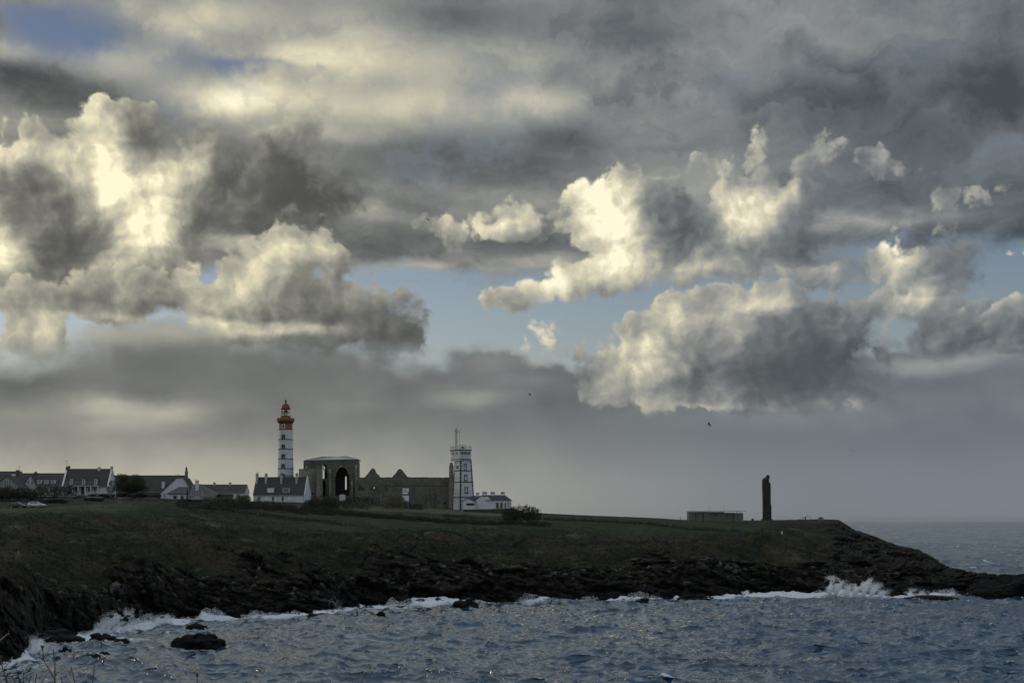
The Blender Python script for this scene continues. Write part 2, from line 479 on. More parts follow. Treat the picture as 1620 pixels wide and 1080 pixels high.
class MB:
    """collects shapes into one mesh"""

    def __init__(self):
        self.v = []
        self.f = []

    def add(self, vs, fs):
        b = len(self.v)
        self.v += [tuple(q) for q in vs]
        self.f += [tuple(i + b for i in f) for f in fs]
        return self

    def box(self, x0, x1, y0, y1, z0, z1):
        return self.add([(x0, y0, z0), (x1, y0, z0), (x1, y1, z0), (x0, y1, z0), (x0, y0, z1), (x1, y0, z1), (x1, y1, z1), (x0, y1, z1)],
                        [(0, 3, 2, 1), (4, 5, 6, 7), (0, 1, 5, 4), (1, 2, 6, 5), (2, 3, 7, 6), (3, 0, 4, 7)])

    def frustum(self, a, b, n0, n1, ca=True, cb=True):
        """rings of equal length joined"""
        n = len(n0)
        fs = [(i, (i + 1) % n, n + (i + 1) % n, n + i) for i in range(n)]
        if ca:
            fs.append(tuple(reversed(range(n))))
        if cb:
            fs.append(tuple(range(n, 2 * n)))
        return self.add(list(n0) + list(n1), fs)

    def lathe(self, prof, n=24, cx=0, cy=0):
        """profile of (radius, z) turned about a vertical axis"""
        b = len(self.v)
        for (r, z) in prof:
            for i in range(n):
                a = 2 * math.pi * i / n
                self.v.append((cx + r * math.cos(a), cy + r * math.sin(a), z))
        for k in range(len(prof) - 1):
            for i in range(n):
                j = (i + 1) % n
                self.f.append((b + k * n + i, b + k * n + j, b + (k + 1) * n + j, b + (k + 1) * n + i))
        self.f.append(tuple(b + i for i in reversed(range(n))))
        self.f.append(tuple(b + (len(prof) - 1) * n + i for i in range(n)))
        return self

    def tube(self, pts, r, n=6):
        pts = [Vector(p) for p in pts]
        rs = r if isinstance(r, (list, tuple)) else [r] * len(pts)
        b = len(self.v)
        for i, p in enumerate(pts):
            d = (pts[min(i + 1, len(pts) - 1)] - pts[max(i - 1, 0)]).normalized()
            u = d.cross(Vector((0.31, 0.2, 0.93)) if abs(d.z) < 0.9 else Vector((1, 0.1, 0))).normalized()
            w = d.cross(u)
            for k in range(n):
                a = 2 * math.pi * k / n
                q = p + (u * math.cos(a) + w * math.sin(a)) * rs[i]
                self.v.append(tuple(q))
        for i in range(len(pts) - 1):
            for k in range(n):
                j = (k + 1) % n
                self.f.append((b + i * n + k, b + i * n + j, b + (i + 1) * n + j, b + (i + 1) * n + k))
        self.f.append(tuple(b + k for k in reversed(range(n))))
        self.f.append(tuple(b + (len(pts) - 1) * n + k for k in range(n)))
        return self

    def slab(self, outline, y0, y1, holes=()):
        """upright slab in the XZ plane with real openings"""
        loops = [list(outline)] + [list(h) for h in holes]
        tris = tessellate_polygon([[Vector((x, z, 0)) for (x, z) in lp] for lp in loops])
        flat = [q for lp in loops for q in lp]
        n = len(flat)
        b = len(self.v)
        self.v += [(x, y0, z) for (x, z) in flat] + [(x, y1, z) for (x, z) in flat]
        for t in tris:
            self.f.append(tuple(b + i for i in t))
            self.f.append(tuple(b + n + i for i in reversed(t)))
        s = 0
        for lp in loops:
            m = len(lp)
            for i in range(m):
                j = (i + 1) % m
                self.f.append((b + s + i, b + s + j, b + n + s + j, b + n + s + i))
            s += m
        return self

    def build(self, name, mat, parent=None, smooth=False, loc=None, rz=None):
        me = bpy.data.meshes.new(name)
        me.from_pydata(self.v, [], self.f)
        bm = bmesh.new()
        bm.from_mesh(me)
        bmesh.ops.recalc_face_normals(bm, faces=bm.faces)
        bm.to_mesh(me)
        bm.free()
        if smooth:
            me.polygons.foreach_set('use_smooth', [True] * len(me.polygons))
        if mat is not None:
            me.materials.append(mat)
        o = bpy.data.objects.new(name, me)
        if loc is not None:
            o.location = loc
        if rz is not None:
            o.rotation_euler = (0, 0, rz)
        return link(o, parent)


def np_mesh(name, V, Fq, mat, attrs=None, smooth=True, parent=None):
    """mesh from arrays of points and of quads or triangles"""
    me = bpy.data.meshes.new(name)
    k = Fq.shape[1]
    me.vertices.add(len(V))
    me.vertices.foreach_set('co', np.ascontiguousarray(V, dtype=np.float32).ravel())
    me.loops.add(Fq.size)
    me.loops.foreach_set('vertex_index', np.ascontiguousarray(Fq, dtype=np.int32).ravel())
    me.polygons.add(len(Fq))
    me.polygons.foreach_set('loop_start', np.arange(0, Fq.size, k, dtype=np.int32))
    me.polygons.foreach_set('use_smooth', np.full(len(Fq), smooth, dtype=bool))
    me.update(calc_edges=True)
    for an, arr in (attrs or {}).items():
        a = me.attributes.new(an, 'FLOAT', 'POINT')
        a.data.foreach_set('value', np.ascontiguousarray(arr, dtype=np.float32).ravel())
    me.materials.append(mat)
    o = bpy.data.objects.new(name, me)
    return link(o, parent)


def grid_faces(nu, nv):
    i, j = np.meshgrid(np.arange(nu - 1), np.arange(nv - 1), indexing='ij')
    a = (i * nv + j).ravel()
    return np.stack([a, a + nv, a + nv + 1, a + 1], axis=1)


# vectorised noise
_perm = np.random.default_rng(77).permutation(4096)
_pv = np.random.default_rng(78).random(4096) * 2 - 1


def _hash(i, j, k):
    return _perm[(_perm[(_perm[i & 4095] + j) & 4095] + k) & 4095]


def vnoise(x, y, z):
    xi, yi, zi = np.floor(x).astype(np.int64), np.floor(y).astype(np.int64), np.floor(z).astype(np.int64)
    xf, yf, zf = x - xi, y - yi, z - zi
    u, v, w = [t * t * t * (t * (t * 6 - 15) + 10) for t in (xf, yf, zf)]
    r = 0
    for a in (0, 1):
        for b in (0, 1):
            for c in (0, 1):
                wt = (u if a else 1 - u) * (v if b else 1 - v) * (w if c else 1 - w)
                r = r + wt * _pv[_hash(xi + a, yi + b, zi + c)]
    return r


def fbm(x, y, z, s, octv=4, g=0.5):
    r, amp, tot = 0, 1.0, 0
    for o in range(octv):
        r = r + amp * vnoise(x * s + 17.3 * o, y * s - 9.1 * o, z * s + 4.7 * o)
        tot += amp
        amp *= g
        s *= 2.03
    return r / tot


def cells(x, y, z, s):
    """blocky rock: value of the nearest jittered cell and the distance to it"""
    x, y, z = x * s, y * s, z * s
    xi, yi, zi = np.floor(x).astype(np.int64), np.floor(y).astype(np.int64), np.floor(z).astype(np.int64)
    best = np.full(x.shape, 9.0)
    best2 = np.full(x.shape, 9.0)
    val = np.zeros(x.shape)
    for a in (-1, 0, 1):
        for b in (-1, 0, 1):
            for c in (-1, 0, 1):
                h = _hash(xi + a, yi + b, zi + c)
                jx, jy, jz = _pv[h] * 0.42 + 0.5, _pv[(h + 911) & 4095] * 0.42 + 0.5, _pv[(h + 1777) & 4095] * 0.42 + 0.5
                d = (xi + a + jx - x) ** 2 + (yi + b + jy - y) ** 2 + (zi + c + jz - z) ** 2
                m = d < best
                best2 = np.where(m, best, np.minimum(best2, d))
                val = np.where(m, _pv[(h + 333) & 4095], val)
                best = np.where(m, d, best)
    return val, np.sqrt(best2) - np.sqrt(best)


# ------------------------------------------------------------------ materials
def new_mat(name):
    m = bpy.data.materials.new(name)
    m.use_nodes = True
    m.node_tree.nodes.clear()
    T = NT(m.node_tree)
    out = T.n.new('ShaderNodeOutputMaterial')
    b = T.n.new('ShaderNodeBsdfPrincipled')
    T.l.new(b.outputs[0], out.inputs[0])
    return m, T, b


def plain(name, col, rough=0.8, var=0.25, scale=1.2, bump=0.0, metal=0.0, streak=False, col2=None):
    """painted or plastered surface with uneven colour"""
    m, T, b = new_mat(name)
    co = T.n.new('ShaderNodeTexCoord').outputs['Object']
    geo = T.n.new('ShaderNodeNewGeometry').outputs['Position']
    n = T.noise(geo, scale, 5, 0.62)
    f = T.lin(n, 0.3, 0.7)
    if streak:
        n2 = T.noise(T.v('MULTIPLY', geo, (3.0, 3.0, 0.22)), 1.4, 4, 0.6)
        f = T.m('MULTIPLY_ADD', T.lin(n2, 0.35, 0.7), 0.6, T.m('MULTIPLY', f, 0.4))
    lo = tuple(c * (1 - var) for c in (col2 or col))
    hi = tuple(min(1, c * (1 + var * 0.55)) for c in col)
    c = T.mix(f, hi, lo)
    T.put(b.inputs['Base Color'], c)
    b.inputs['Roughness'].default_value = rough
    b.inputs['Metallic'].default_value = metal
    if bump:
        bn = T.n.new('ShaderNodeBump')
        bn.inputs['Strength'].default_value = bump
        bn.inputs['Distance'].default_value = 0.1
        T.put(bn.inputs['Height'], T.noise(geo, scale * 5, 5, 0.6))
        T.l.new(bn.outputs[0], b.inputs['Normal'])
    return m


def stone_mat(name, col, dark, scale=1.6, green=0.0):
    """weathered coursed masonry"""
    m, T, b = new_mat(name)
    geo = T.n.new('ShaderNodeNewGeometry').outputs['Position']
    g2 = T.v('MULTIPLY', geo, (1, 1, 1.7))
    vo = T.n.new('ShaderNodeTexVoronoi')
    T.put(vo.inputs['Vector'], g2)
    vo.inputs['Scale'].default_value = scale
    ve = T.voro(g2, scale, dim='3D', feature='DISTANCE_TO_EDGE')
    r, _, _ = T.sep(vo.outputs['Color'])
    n = T.noise(geo, 0.35, 6, 0.62)
    c = T.mix(T.m('MULTIPLY_ADD', r, 0.6, T.m('MULTIPLY', n, 0.5)), dark, col)
    c = T.mix(T.sstep(T.noise(geo, 0.9, 5, 0.7), 0.55, 0.72), c, tuple(0.6 * q for q in dark))
    c = T.mix(T.m('MULTIPLY', T.sstep(T.noise(T.v('ADD', geo, (9, 3, 1)), 0.25, 5, 0.6), 0.42, 0.62), green), c, (0.075, 0.085, 0.035))
    c = T.mix(T.sstep(ve, 0.0, 0.06, 0.75, 0.0), c, tuple(0.35 * q for q in dark))
    T.put(b.inputs['Base Color'], c)
    b.inputs['Roughness'].default_value = 0.95
    bn = T.n.new('ShaderNodeBump')
    bn.inputs['Strength'].default_value = 0.7
    bn.inputs['Distance'].default_value = 0.12
    T.put(bn.inputs['Height'], T.m('ADD', T.sstep(ve, 0.0, 0.12), T.noise(geo, 5.0, 4, 0.6)))
    T.l.new(bn.outputs[0], b.inputs['Normal'])
    return m


def slate_mat(name, col):
    m, T, b = new_mat(name)
    geo = T.n.new('ShaderNodeNewGeometry').outputs['Position']
    n = T.noise(geo, 0.5, 5, 0.6)
    br = T.noise(T.v('MULTIPLY', geo, (2.2, 2.2, 5.5)), 1.0, 2, 0.5)
    c = T.mix(T.m('MULTIPLY_ADD', br, 0.6, T.m('MULTIPLY', n, 0.45)), tuple(0.55 * q for q in col), tuple(1.45 * q for q in col))
    c = T.mix(T.sstep(T.noise(geo, 1.3, 5, 0.7), 0.58, 0.75, 0.0, 0.5), c, (0.10, 0.095, 0.06))
    T.put(b.inputs['Base Color'], c)
    b.inputs['Roughness'].default_value = 0.85
    b.inputs['Specular IOR Level'].default_value = 0.2
    return m


M = {}
M['white_wall'] = plain('white_wall', (0.60, 0.62, 0.66), 0.85, 0.22, 0.5, 0.1, streak=True)
M['white_paint'] = plain('white_paint', (0.66, 0.66, 0.66), 0.5, 0.15, 0.8)
M['grey_wall'] = plain('grey_wall', (0.42, 0.42, 0.43), 0.85, 0.25, 0.7, 0.1, streak=True)
M['grey_board'] = plain('grey_board', (0.22, 0.22, 0.21), 0.85, 0.3, 0.7, 0.1, streak=True)
M['tower_white'] = plain('tower_white', (0.56, 0.585, 0.64), 0.8, 0.28, 0.45, 0.1, streak=True, col2=(0.48, 0.48, 0.48))
M['tower_red'] = plain('tower_red', (0.30, 0.078, 0.022), 0.7, 0.35, 0.9)
M['dome_red'] = plain('dome_red', (0.22, 0.042, 0.016), 0.85, 0.3, 1.0)
M['dark_stone'] = plain('dark_stone', (0.07, 0.068, 0.065), 0.9, 0.35, 2.0, 0.4)
M['slate'] = slate_mat('slate', (0.055, 0.052, 0.049))
M['slate_pale'] = slate_mat('slate_pale', (0.10, 0.10, 0.10))
M['slate_blue'] = slate_mat('slate_blue', (0.048, 0.052, 0.06))
M['abbey'] = stone_mat('abbey_stone', (0.22, 0.21, 0.185), (0.085, 0.082, 0.072), 1.5, 0.25)
M['abbey_pale'] = stone_mat('abbey_pale_stone', (0.38, 0.36, 0.29), (0.17, 0.16, 0.12), 1.5, 0.4)
M['concrete'] = plain('concrete', (0.15, 0.147, 0.136), 0.95, 0.45, 0.8, 0.5, streak=True)
M['stele'] = stone_mat('stele_stone', (0.036, 0.037, 0.036), (0.015, 0.016, 0.016), 0.9, 0.25)
M['dark_metal'] = plain('dark_metal', (0.055, 0.055, 0.055), 0.5, 0.2, 2.0)
M['grey_metal'] = plain('grey_metal', (0.30, 0.31, 0.32), 0.45, 0.15, 1.0, metal=0.4)
M['zinc'] = plain('zinc', (0.34, 0.36, 0.40), 0.45, 0.2, 0.7, metal=0.3, streak=True)
M['dark_opening'] = plain('dark_opening', (0.02, 0.02, 0.022), 0.9, 0.2, 1.0)
M['wood_dark'] = plain('wood_dark', (0.075, 0.055, 0.040), 0.8, 0.3, 2.0)
M['clay'] = plain('clay', (0.22, 0.12, 0.08), 0.85, 0.3, 2.0)
M['sign_white'] = plain('sign_white', (0.72, 0.72, 0.75), 0.5, 0.08, 2.0)
M['sign_orange'] = plain('sign_orange', (0.55, 0.24, 0.05), 0.5, 0.1, 2.0)
M['sign_red'] = plain('sign_red', (0.16, 0.075, 0.065), 0.6, 0.2, 2.0)
M['sign_grey'] = plain('sign_grey', (0.17, 0.17, 0.175), 0.6, 0.2, 2.0)
M['bird'] = plain('bird_feathers', (0.05, 0.05, 0.05), 0.9, 0.3, 6.0)


def glass(name, col=(0.03, 0.035, 0.04), rough=0.08):
    m, T, b = new_mat(name)
    b.inputs['Base Color'].default_value = (*col, 1)
    b.inputs['Roughness'].default_value = rough
    b.inputs['IOR'].default_value = 1.5
    return m


M['glass'] = glass('window_glass')
m_, T_, b_ = new_mat('lantern_glass')
b_.inputs['Transmission Weight'].default_value = 1.0
b_.inputs['IOR'].default_value = 1.02
b_.inputs['Roughness'].default_value = 0.0
b_.inputs['Base Color'].default_value = (0.93, 0.97, 0.94, 1)
M['lantern_glass'] = m_
m_, T_, b_ = new_mat('lens_glass')
b_.inputs['Transmission Weight'].default_value = 0.7
b_.inputs['Roughness'].default_value = 0.15
b_.inputs['Base Color'].default_value = (0.75, 0.80, 0.72, 1)
M['lens'] = m_


# ------------------------------------------------------------------ terrain layout
# columns of the photograph, and for each the run of the land from the water up: (row y, depth d) pairs
# water, top of the wet rock, cliff top, mid slope, slope top, field edge, crest, skyline
LAY = {
    -900: [(1260, 88), (1180, 96), (1080, 108), (960, 130), (860, 190), (815, 270), (800, 345), (778, 470)],
    -300: [(1130, 125), (1080, 132), (990, 142), (920, 165), (852, 220), (815, 280), (802, 345), (778, 470)],
    -60: [(1060, 162), (1018, 168), (955, 177), (905, 197), (845, 240), (814, 290), (805, 342), (779, 470)],
    0: [(1046, 172.5), (1002, 180), (942, 190), (893, 210), (842, 250), (813, 295), (805, 342), (780, 470)],
    40: [(1034, 182), (998, 190), (938, 199), (890, 216), (840, 256), (813, 300), (805, 343), (781, 470)],
    72: [(1010, 203), (985, 208), (935, 213), (889, 226), (838, 260), (812, 305), (804, 345), (782, 470)],
    130: [(1000, 214), (978, 218), (925, 224), (880, 240), (833, 276), (810, 318), (800, 352), (784, 470)],
    200: [(988, 231), (965, 236), (914, 243), (868, 262), (830, 298), (808, 336), (797, 366), (787, 470)],
    250: [(984, 236), (960, 242), (912, 249), (860, 272), (830, 306), (810, 345), (797, 378), (789, 470)],
    300: [(977, 247), (955, 252), (912, 259), (868, 280), (838, 312), (815, 356), (801, 392), (790, 470)],
    400: [(976, 250), (955, 257), (922, 266), (880, 290), (846, 325), (818, 380), (803, 430), (793, 478)],
    470: [(977, 249), (950, 260), (918, 272), (880, 296), (850, 332), (825, 380), (806, 440), (794, 480)],
    520: [(972, 257), (945, 270), (910, 283), (875, 305), (848, 338), (828, 380), (808, 440), (797, 485)],
    545: [(960, 280), (940, 286), (905, 296), (872, 315), (848, 342), (830, 380), (808, 440), (799, 485)],
    640: [(956, 288), (932, 296), (898, 307), (868, 326), (849, 346), (830, 385), (810, 440), (803, 488)],
    740: [(955, 291), (928, 300), (892, 312), (866, 330), (851, 348), (832, 388), (815, 440), (806, 488)],
    840: [(951, 300), (924, 309), (888, 321), (864, 337), (850, 354), (832, 392), (819, 435), (811, 490)],
    930: [(949, 304), (920, 314), (884, 326), (866, 340), (853, 356), (831, 396), (821, 440), (815, 495)],
    1020: [(949, 305), (918, 318), (884, 330), (868, 343), (857, 357), (834, 402), (824, 445), (818.5, 500)],
    1100: [(945, 314), (914, 324), (884, 334), (870, 346), (860, 360), (840, 410), (830, 450), (823, 505)],
    1170: [(942, 322), (912, 331), (886, 341), (872, 352), (861, 368), (845, 420), (833, 465), (823, 515)],
    1225: [(941, 325), (912, 335), (888, 346), (872, 362), (856, 400), (842, 450), (830, 490), (822.5, 530)],
    1290: [(940, 328), (914, 338), (892, 352), (878, 378), (862, 420), (846, 462), (827, 500), (821.5, 545)],
    1325: [(940, 328), (916, 338), (896, 352), (883, 378), (868, 420), (851, 462), (829, 500), (821.6, 540)],
    1352: [(942, 326), (920, 335), (900, 350), (889, 374), (877, 410), (863, 450), (848, 490), (838, 530)],
    1375: [(942, 326), (921, 335), (902, 349), (892, 371), (880, 404), (868, 440), (855, 478), (845, 518)],
    1405: [(944, 323), (924, 332), (906, 346), (897, 366), (886, 395), (876, 430), (866, 466), (858, 500)],
    1455: [(945, 322), (928, 330), (914, 342), (906, 358), (896, 380), (887, 405), (878, 432), (871, 458)],
    1475: [(945, 322), (929, 330), (917, 340), (910, 354), (901, 374), (893, 396), (886, 420), (880, 440)],
    1492: [(945, 322), (931, 329), (921, 338), (914, 350), (908, 368), (902, 388), (897, 408), (894, 425)],
    1530: [(944, 323), (933, 329), (925, 336), (919, 345), (914, 358), (910, 372), (907, 388), (905, 402)],
    1570: [(943, 325), (934, 330), (927, 336), (922, 344), (918, 353), (915, 363), (913, 374), (912, 385)],
    1650: [(942, 327), (935, 331), (929, 336), (925, 342), (922, 349), (919, 357), (917, 366), (916, 375)],
    1760: [(942, 327), (937, 330), (934, 333), (932, 337), (931, 341), (930, 345), (930, 350), (931, 354)],
    1830: [(946, 320), (946, 321), (946, 323), (947, 325), (948, 327), (949, 329), (950, 331), (952, 334)],
}
_lx = np.array(sorted(LAY))
_ly = np.array([[p[0] for p in LAY[k]] for k in sorted(LAY)], dtype=float)
_ld = np.array([[p[1] for p in LAY[k]] for k in sorted(LAY)], dtype=float)


def key_rows(u):
    """depth and height of the eight land lines at photograph column u, plus sea bed before and the back of the land behind"""
    u = np.asarray(u, dtype=float)
    Yk = np.stack([np.interp(u, _lx, _ld[:, k]) for k in range(8)], axis=-1)
    yk = np.stack([np.interp(u, _lx, _ly[:, k]) for k in range(8)], axis=-1)
    Zk = EYE + (HY - yk) / F * Yk
    Zk[..., 0] = 0.0
    return Yk, Zk


def smooth_u(a, n):
    k = np.hanning(n + 2)[1:-1]
    k /= k.sum()
    return np.stack([np.convolve(np.pad(a[:, i], n // 2, mode='edge'), k, mode='valid')[:len(a)] for i in range(a.shape[1])], axis=1)


US = np.concatenate([np.linspace(-900, -40, 90)[:-1], np.linspace(-40, 1650, 1130), np.linspace(1650, 1830, 60)[1:]])
_Yk, _Zk = key_rows(US)
_Yk[:, 1:], _Zk[:, 1:] = smooth_u(_Yk, 15)[:, 1:], smooth_u(_Zk, 15)[:, 1:]
# behind the skyline: inland plain on the left, down to the open sea on the right
_inl = np.clip((900 - US) / 500, 0, 1)
_rest = np.clip((US - 1300) / 120, 0, 1)
_bk1Y = _Yk[:, 7] + 40 * (1 - _rest) + 7 * _rest
_bk1Z = _Zk[:, 7] - 0.25 * (1 - _rest) - 1.8 * _rest
_bk2Y = _Yk[:, 7] + 330 * _inl + (130 * (1 - _rest) + 25 * _rest) * (1 - _inl)
_bk2Z = np.where(_inl > 0, _Zk[:, 7] * _inl - 6 * (1 - _inl), -6.0)
_bk3Y = _bk2Y + 400
_bk3Z = np.where(_inl > 0.99, _Zk[:, 7] - 2, -9.0)
KY = np.column_stack([_Yk[:, 0] - 9, _Yk[:, 0] - 2.0, _Yk, _bk1Y, _bk2Y, _bk3Y])
KZ = np.column_stack([np.full(len(US), -5.0), np.full(len(US), -1.2), _Zk, _bk1Z, _bk2Z, _bk3Z])
SEG = [5, 5, 34, 46, 46, 40, 34, 30, 26, 12, 10, 4]
rows = []
kidx = []
for k, n in enumerate(SEG):
    for t in np.arange(n) / n:
        rows.append(k + t)
rows.append(len(SEG))
rows = np.array(rows)
k0 = np.minimum(rows.astype(int), len(SEG) - 1)
tt = rows - k0


def herm(K):
    """monotone-ish cubic through the key rows"""
    d = np.diff(K, axis=1)
    mprev = np.concatenate([d[:, :1], d], axis=1)
    mnext = np.concatenate([d, d[:, -1:]], axis=1)
    m = np.where(mprev * mnext > 0, 2 * mprev * mnext / (mprev + mnext + 1e-9), 0)
    a, b_, ma, mb = K[:, k0], K[:, k0 + 1], m[:, k0], m[:, k0 + 1]
    t = tt[None, :]
    return (2 * t**3 - 3 * t**2 + 1) * a + (t**3 - 2 * t**2 + t) * ma + (-2 * t**3 + 3 * t**2) * b_ + (t**3 - t**2) * mb


GY, GZ = herm(KY), herm(KZ)
GX = (US[:, None] - HX) / F * GY
ROWS = np.broadcast_to(rows[None, :], GY.shape)


def _bump(x, a, b, c, d):
    return np.clip((x - a) / (b - a), 0, 1) * np.clip((d - x) / (d - c), 0, 1)


# rows: 2 = water, 3 = wet rock top, 4 = cliff top, 5 = mid slope, 6 = slope top, 7 = field edge, 8 = crest, 9 = skyline
nbig = fbm(GX, GY, GZ * 0, 0.035, 3)
nmed = fbm(GX, GY, GZ, 0.12, 4)
nfine = fbm(GX, GY, GZ, 0.55, 4, 0.6)
edge_w = _bump(ROWS, 1.2, 2.6, 3.6, 4.9)
tip = np.clip((US[:, None] - 1235) / 130, 0, 1) * _bump(ROWS, 1.2, 2.6, 8.0, 9.6)
rockw = np.maximum(edge_w, 0.85 * tip)
rocky = np.clip(rockw * 1.25 + 0.9 * (nmed + 0.3 * nbig) * _bump(ROWS, 2, 3, 4.3, 5.6) - 0.12, 0, 1)
tilt = GX * 0.35 + GZ * 0.0
c1, e1 = cells(GX + 0.35 * GZ, GY * 0.7, GZ * 1.9 + tilt * 0.35, 0.20)
c2, e2 = cells(GX + 0.5 * GZ, GY, GZ * 2.0 + tilt * 0.5, 0.55)
c3, e3 = cells(GX, GY, GZ * 1.7 + tilt * 0.5, 1.25)
blk = c1 * 1.9 + c2 * 0.85 + c3 * 0.30 - 0.8 * np.exp(-e1 * 10) - 0.40 * np.exp(-e2 * 10)
scale_h = np.clip(np.minimum(GY, 400) / 260, 0.5, 1.2)
push = rocky * blk * 1.05
GY2 = GY - push * 0.95
GX2 = GX + 0.25 * push
GZ2 = GZ + push * 0.36 + rocky * nfine * 0.25
# heath and turf: gullies, hummocks, tussocks
turf = np.clip(1 - rocky, 0, 1) * _bump(ROWS, 2.5, 4, 9.2, 10.5)
slope_w = _bump(ROWS, 3.6, 4.6, 6.2, 7.2)
field_w = _bump(ROWS, 6.2, 6.8, 8.6, 9.6) * np.clip((US[:, None] - 330) / 120, 0, 1) * np.clip((1245 - US[:, None]) / 60, 0, 1)
gul = np.abs(fbm(GX + 0.4 * GY, GY * 0.25, GZ * 0, 0.030, 3))
GZ2 = GZ2 + slope_w * (-3.4 * np.exp(-gul * 9) + 3.4 * nbig + 2.0 * nmed) + turf * (1 - 0.85 * field_w) * (0.32 * nfine + 0.25 * nmed * (ROWS < 8.2))
GZ2 = GZ2 + turf * 0.10 * fbm(GX, GY, GZ, 1.7, 2)
# keep the wet foot of the cliff low at the water and the plateau firm under the buildings
BEACH = np.where(ROWS < 2.0, np.minimum(GZ2, -0.3 + 0 * GZ2), GZ2)
GZ2 = BEACH
wet = np.clip(1.25 - GZ2 / 3.0 + 0.7 * nmed, 0, 1) * (ROWS < 5)
wet = np.maximum(wet, tip * np.clip(1.3 - GZ2 / 3.0 + 0.5 * nmed, 0, 1))
cols_in = (US[:, None] > 60) & (US[:, None] < 270)
field = field_w * (0.75 + 0.25 * nbig)
dry = _bump(ROWS, 7.9, 8.15, 9.1, 9.5) * _bump(US[:, None], 470, 540, 790, 850) + 0.75 * _bump(ROWS, 6.7, 7.2, 8.0, 8.4) * np.clip((330 - US[:, None]) / 120, 0, 1)  # sunlit strip before the abbey painted paler; dry grass on the left plateau
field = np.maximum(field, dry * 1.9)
terrain_V = np.stack([GX2, GY2, GZ2], axis=-1).reshape(-1, 3)


def ground(x, y_depth):
    """height of the land at photograph column x and depth d"""
    j = np.array([np.interp(x, US, GY[:, r]) for r in range(0, GY.shape[1])])
    z = np.array([np.interp(x, US, GZ2[:, r]) for r in range(0, GY.shape[1])])
    return float(np.interp(y_depth, j, z))


def on_ground(x, d, sink=0.0):
    return Vector(((x - HX) / F * d, d, ground(x, d) - sink))


m_, T, b = new_mat('headland_ground')
geo = T.n.new('ShaderNodeNewGeometry').outputs['Position']


def attr(T, n):
    a = T.n.new('ShaderNodeAttribute')
    a.attribute_name = n
    return a.outputs['Fac']


a_rock, a_wet, a_field = attr(T, 'rocky'), attr(T, 'wet'), attr(T, 'field')
nA = T.noise(geo, 0.06, 5, 0.6)
nB = T.noise(geo, 0.45, 6, 0.65)
nC = T.noise(geo, 2.4, 5, 0.7)
nD = T.noise(T.v('ADD', geo, (40, 3, 8)), 0.075, 7, 0.66)
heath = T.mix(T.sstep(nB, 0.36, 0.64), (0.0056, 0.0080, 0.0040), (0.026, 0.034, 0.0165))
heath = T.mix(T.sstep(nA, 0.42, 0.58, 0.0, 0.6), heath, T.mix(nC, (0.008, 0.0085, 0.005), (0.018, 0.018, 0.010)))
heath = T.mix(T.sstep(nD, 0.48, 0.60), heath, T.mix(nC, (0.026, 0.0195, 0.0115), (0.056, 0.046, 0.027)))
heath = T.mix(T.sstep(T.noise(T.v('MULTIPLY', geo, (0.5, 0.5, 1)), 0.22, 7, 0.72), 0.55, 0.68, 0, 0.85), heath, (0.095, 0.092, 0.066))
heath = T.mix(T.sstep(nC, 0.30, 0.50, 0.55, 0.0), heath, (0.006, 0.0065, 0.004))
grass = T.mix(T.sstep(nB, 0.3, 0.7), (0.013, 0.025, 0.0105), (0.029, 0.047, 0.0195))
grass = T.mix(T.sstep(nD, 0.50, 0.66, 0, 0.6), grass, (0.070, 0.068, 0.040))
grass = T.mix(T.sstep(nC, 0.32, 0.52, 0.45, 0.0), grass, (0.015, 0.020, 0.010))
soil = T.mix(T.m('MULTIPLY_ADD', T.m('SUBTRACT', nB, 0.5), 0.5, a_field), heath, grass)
soil = T.mix(T.sstep(T.m('MULTIPLY_ADD', T.m('SUBTRACT', nD, 0.5), 0.9, a_field), 1.15, 1.75, 0.0, 0.9), soil, T.mix(nC, (0.052, 0.055, 0.032), (0.125, 0.122, 0.078)))  # pale tone: painted sunlight on the abbey strip, dry grass at left
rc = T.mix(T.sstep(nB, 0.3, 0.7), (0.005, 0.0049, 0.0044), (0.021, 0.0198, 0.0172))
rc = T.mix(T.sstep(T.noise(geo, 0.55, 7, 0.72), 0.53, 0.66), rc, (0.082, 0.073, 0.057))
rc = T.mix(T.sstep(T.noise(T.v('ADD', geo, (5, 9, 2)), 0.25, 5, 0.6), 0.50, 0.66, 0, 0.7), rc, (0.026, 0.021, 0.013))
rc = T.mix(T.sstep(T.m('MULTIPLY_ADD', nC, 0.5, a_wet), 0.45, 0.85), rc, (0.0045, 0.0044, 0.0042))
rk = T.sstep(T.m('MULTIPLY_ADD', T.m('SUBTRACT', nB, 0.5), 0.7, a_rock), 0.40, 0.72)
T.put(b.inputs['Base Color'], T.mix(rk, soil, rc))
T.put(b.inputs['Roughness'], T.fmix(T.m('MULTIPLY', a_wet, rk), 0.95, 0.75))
b.inputs['Specular IOR Level'].default_value = 0.12
bn = T.n.new('ShaderNodeBump')
bn.inputs['Strength'].default_value = 0.9
bn.inputs['Distance'].default_value = 0.5
T.put(bn.inputs['Height'], T.m('MULTIPLY_ADD', nC, 0.7, nB))
T.l.new(bn.outputs[0], b.inputs['Normal'])
M['land'] = m_
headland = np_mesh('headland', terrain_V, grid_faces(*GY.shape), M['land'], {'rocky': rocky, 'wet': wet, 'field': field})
tag(headland, 'grassy headland with dark rocky cliff above the surf', kind='structure')

# ------------------------------------------------------------------ sea
N = 512
LT = 190.0


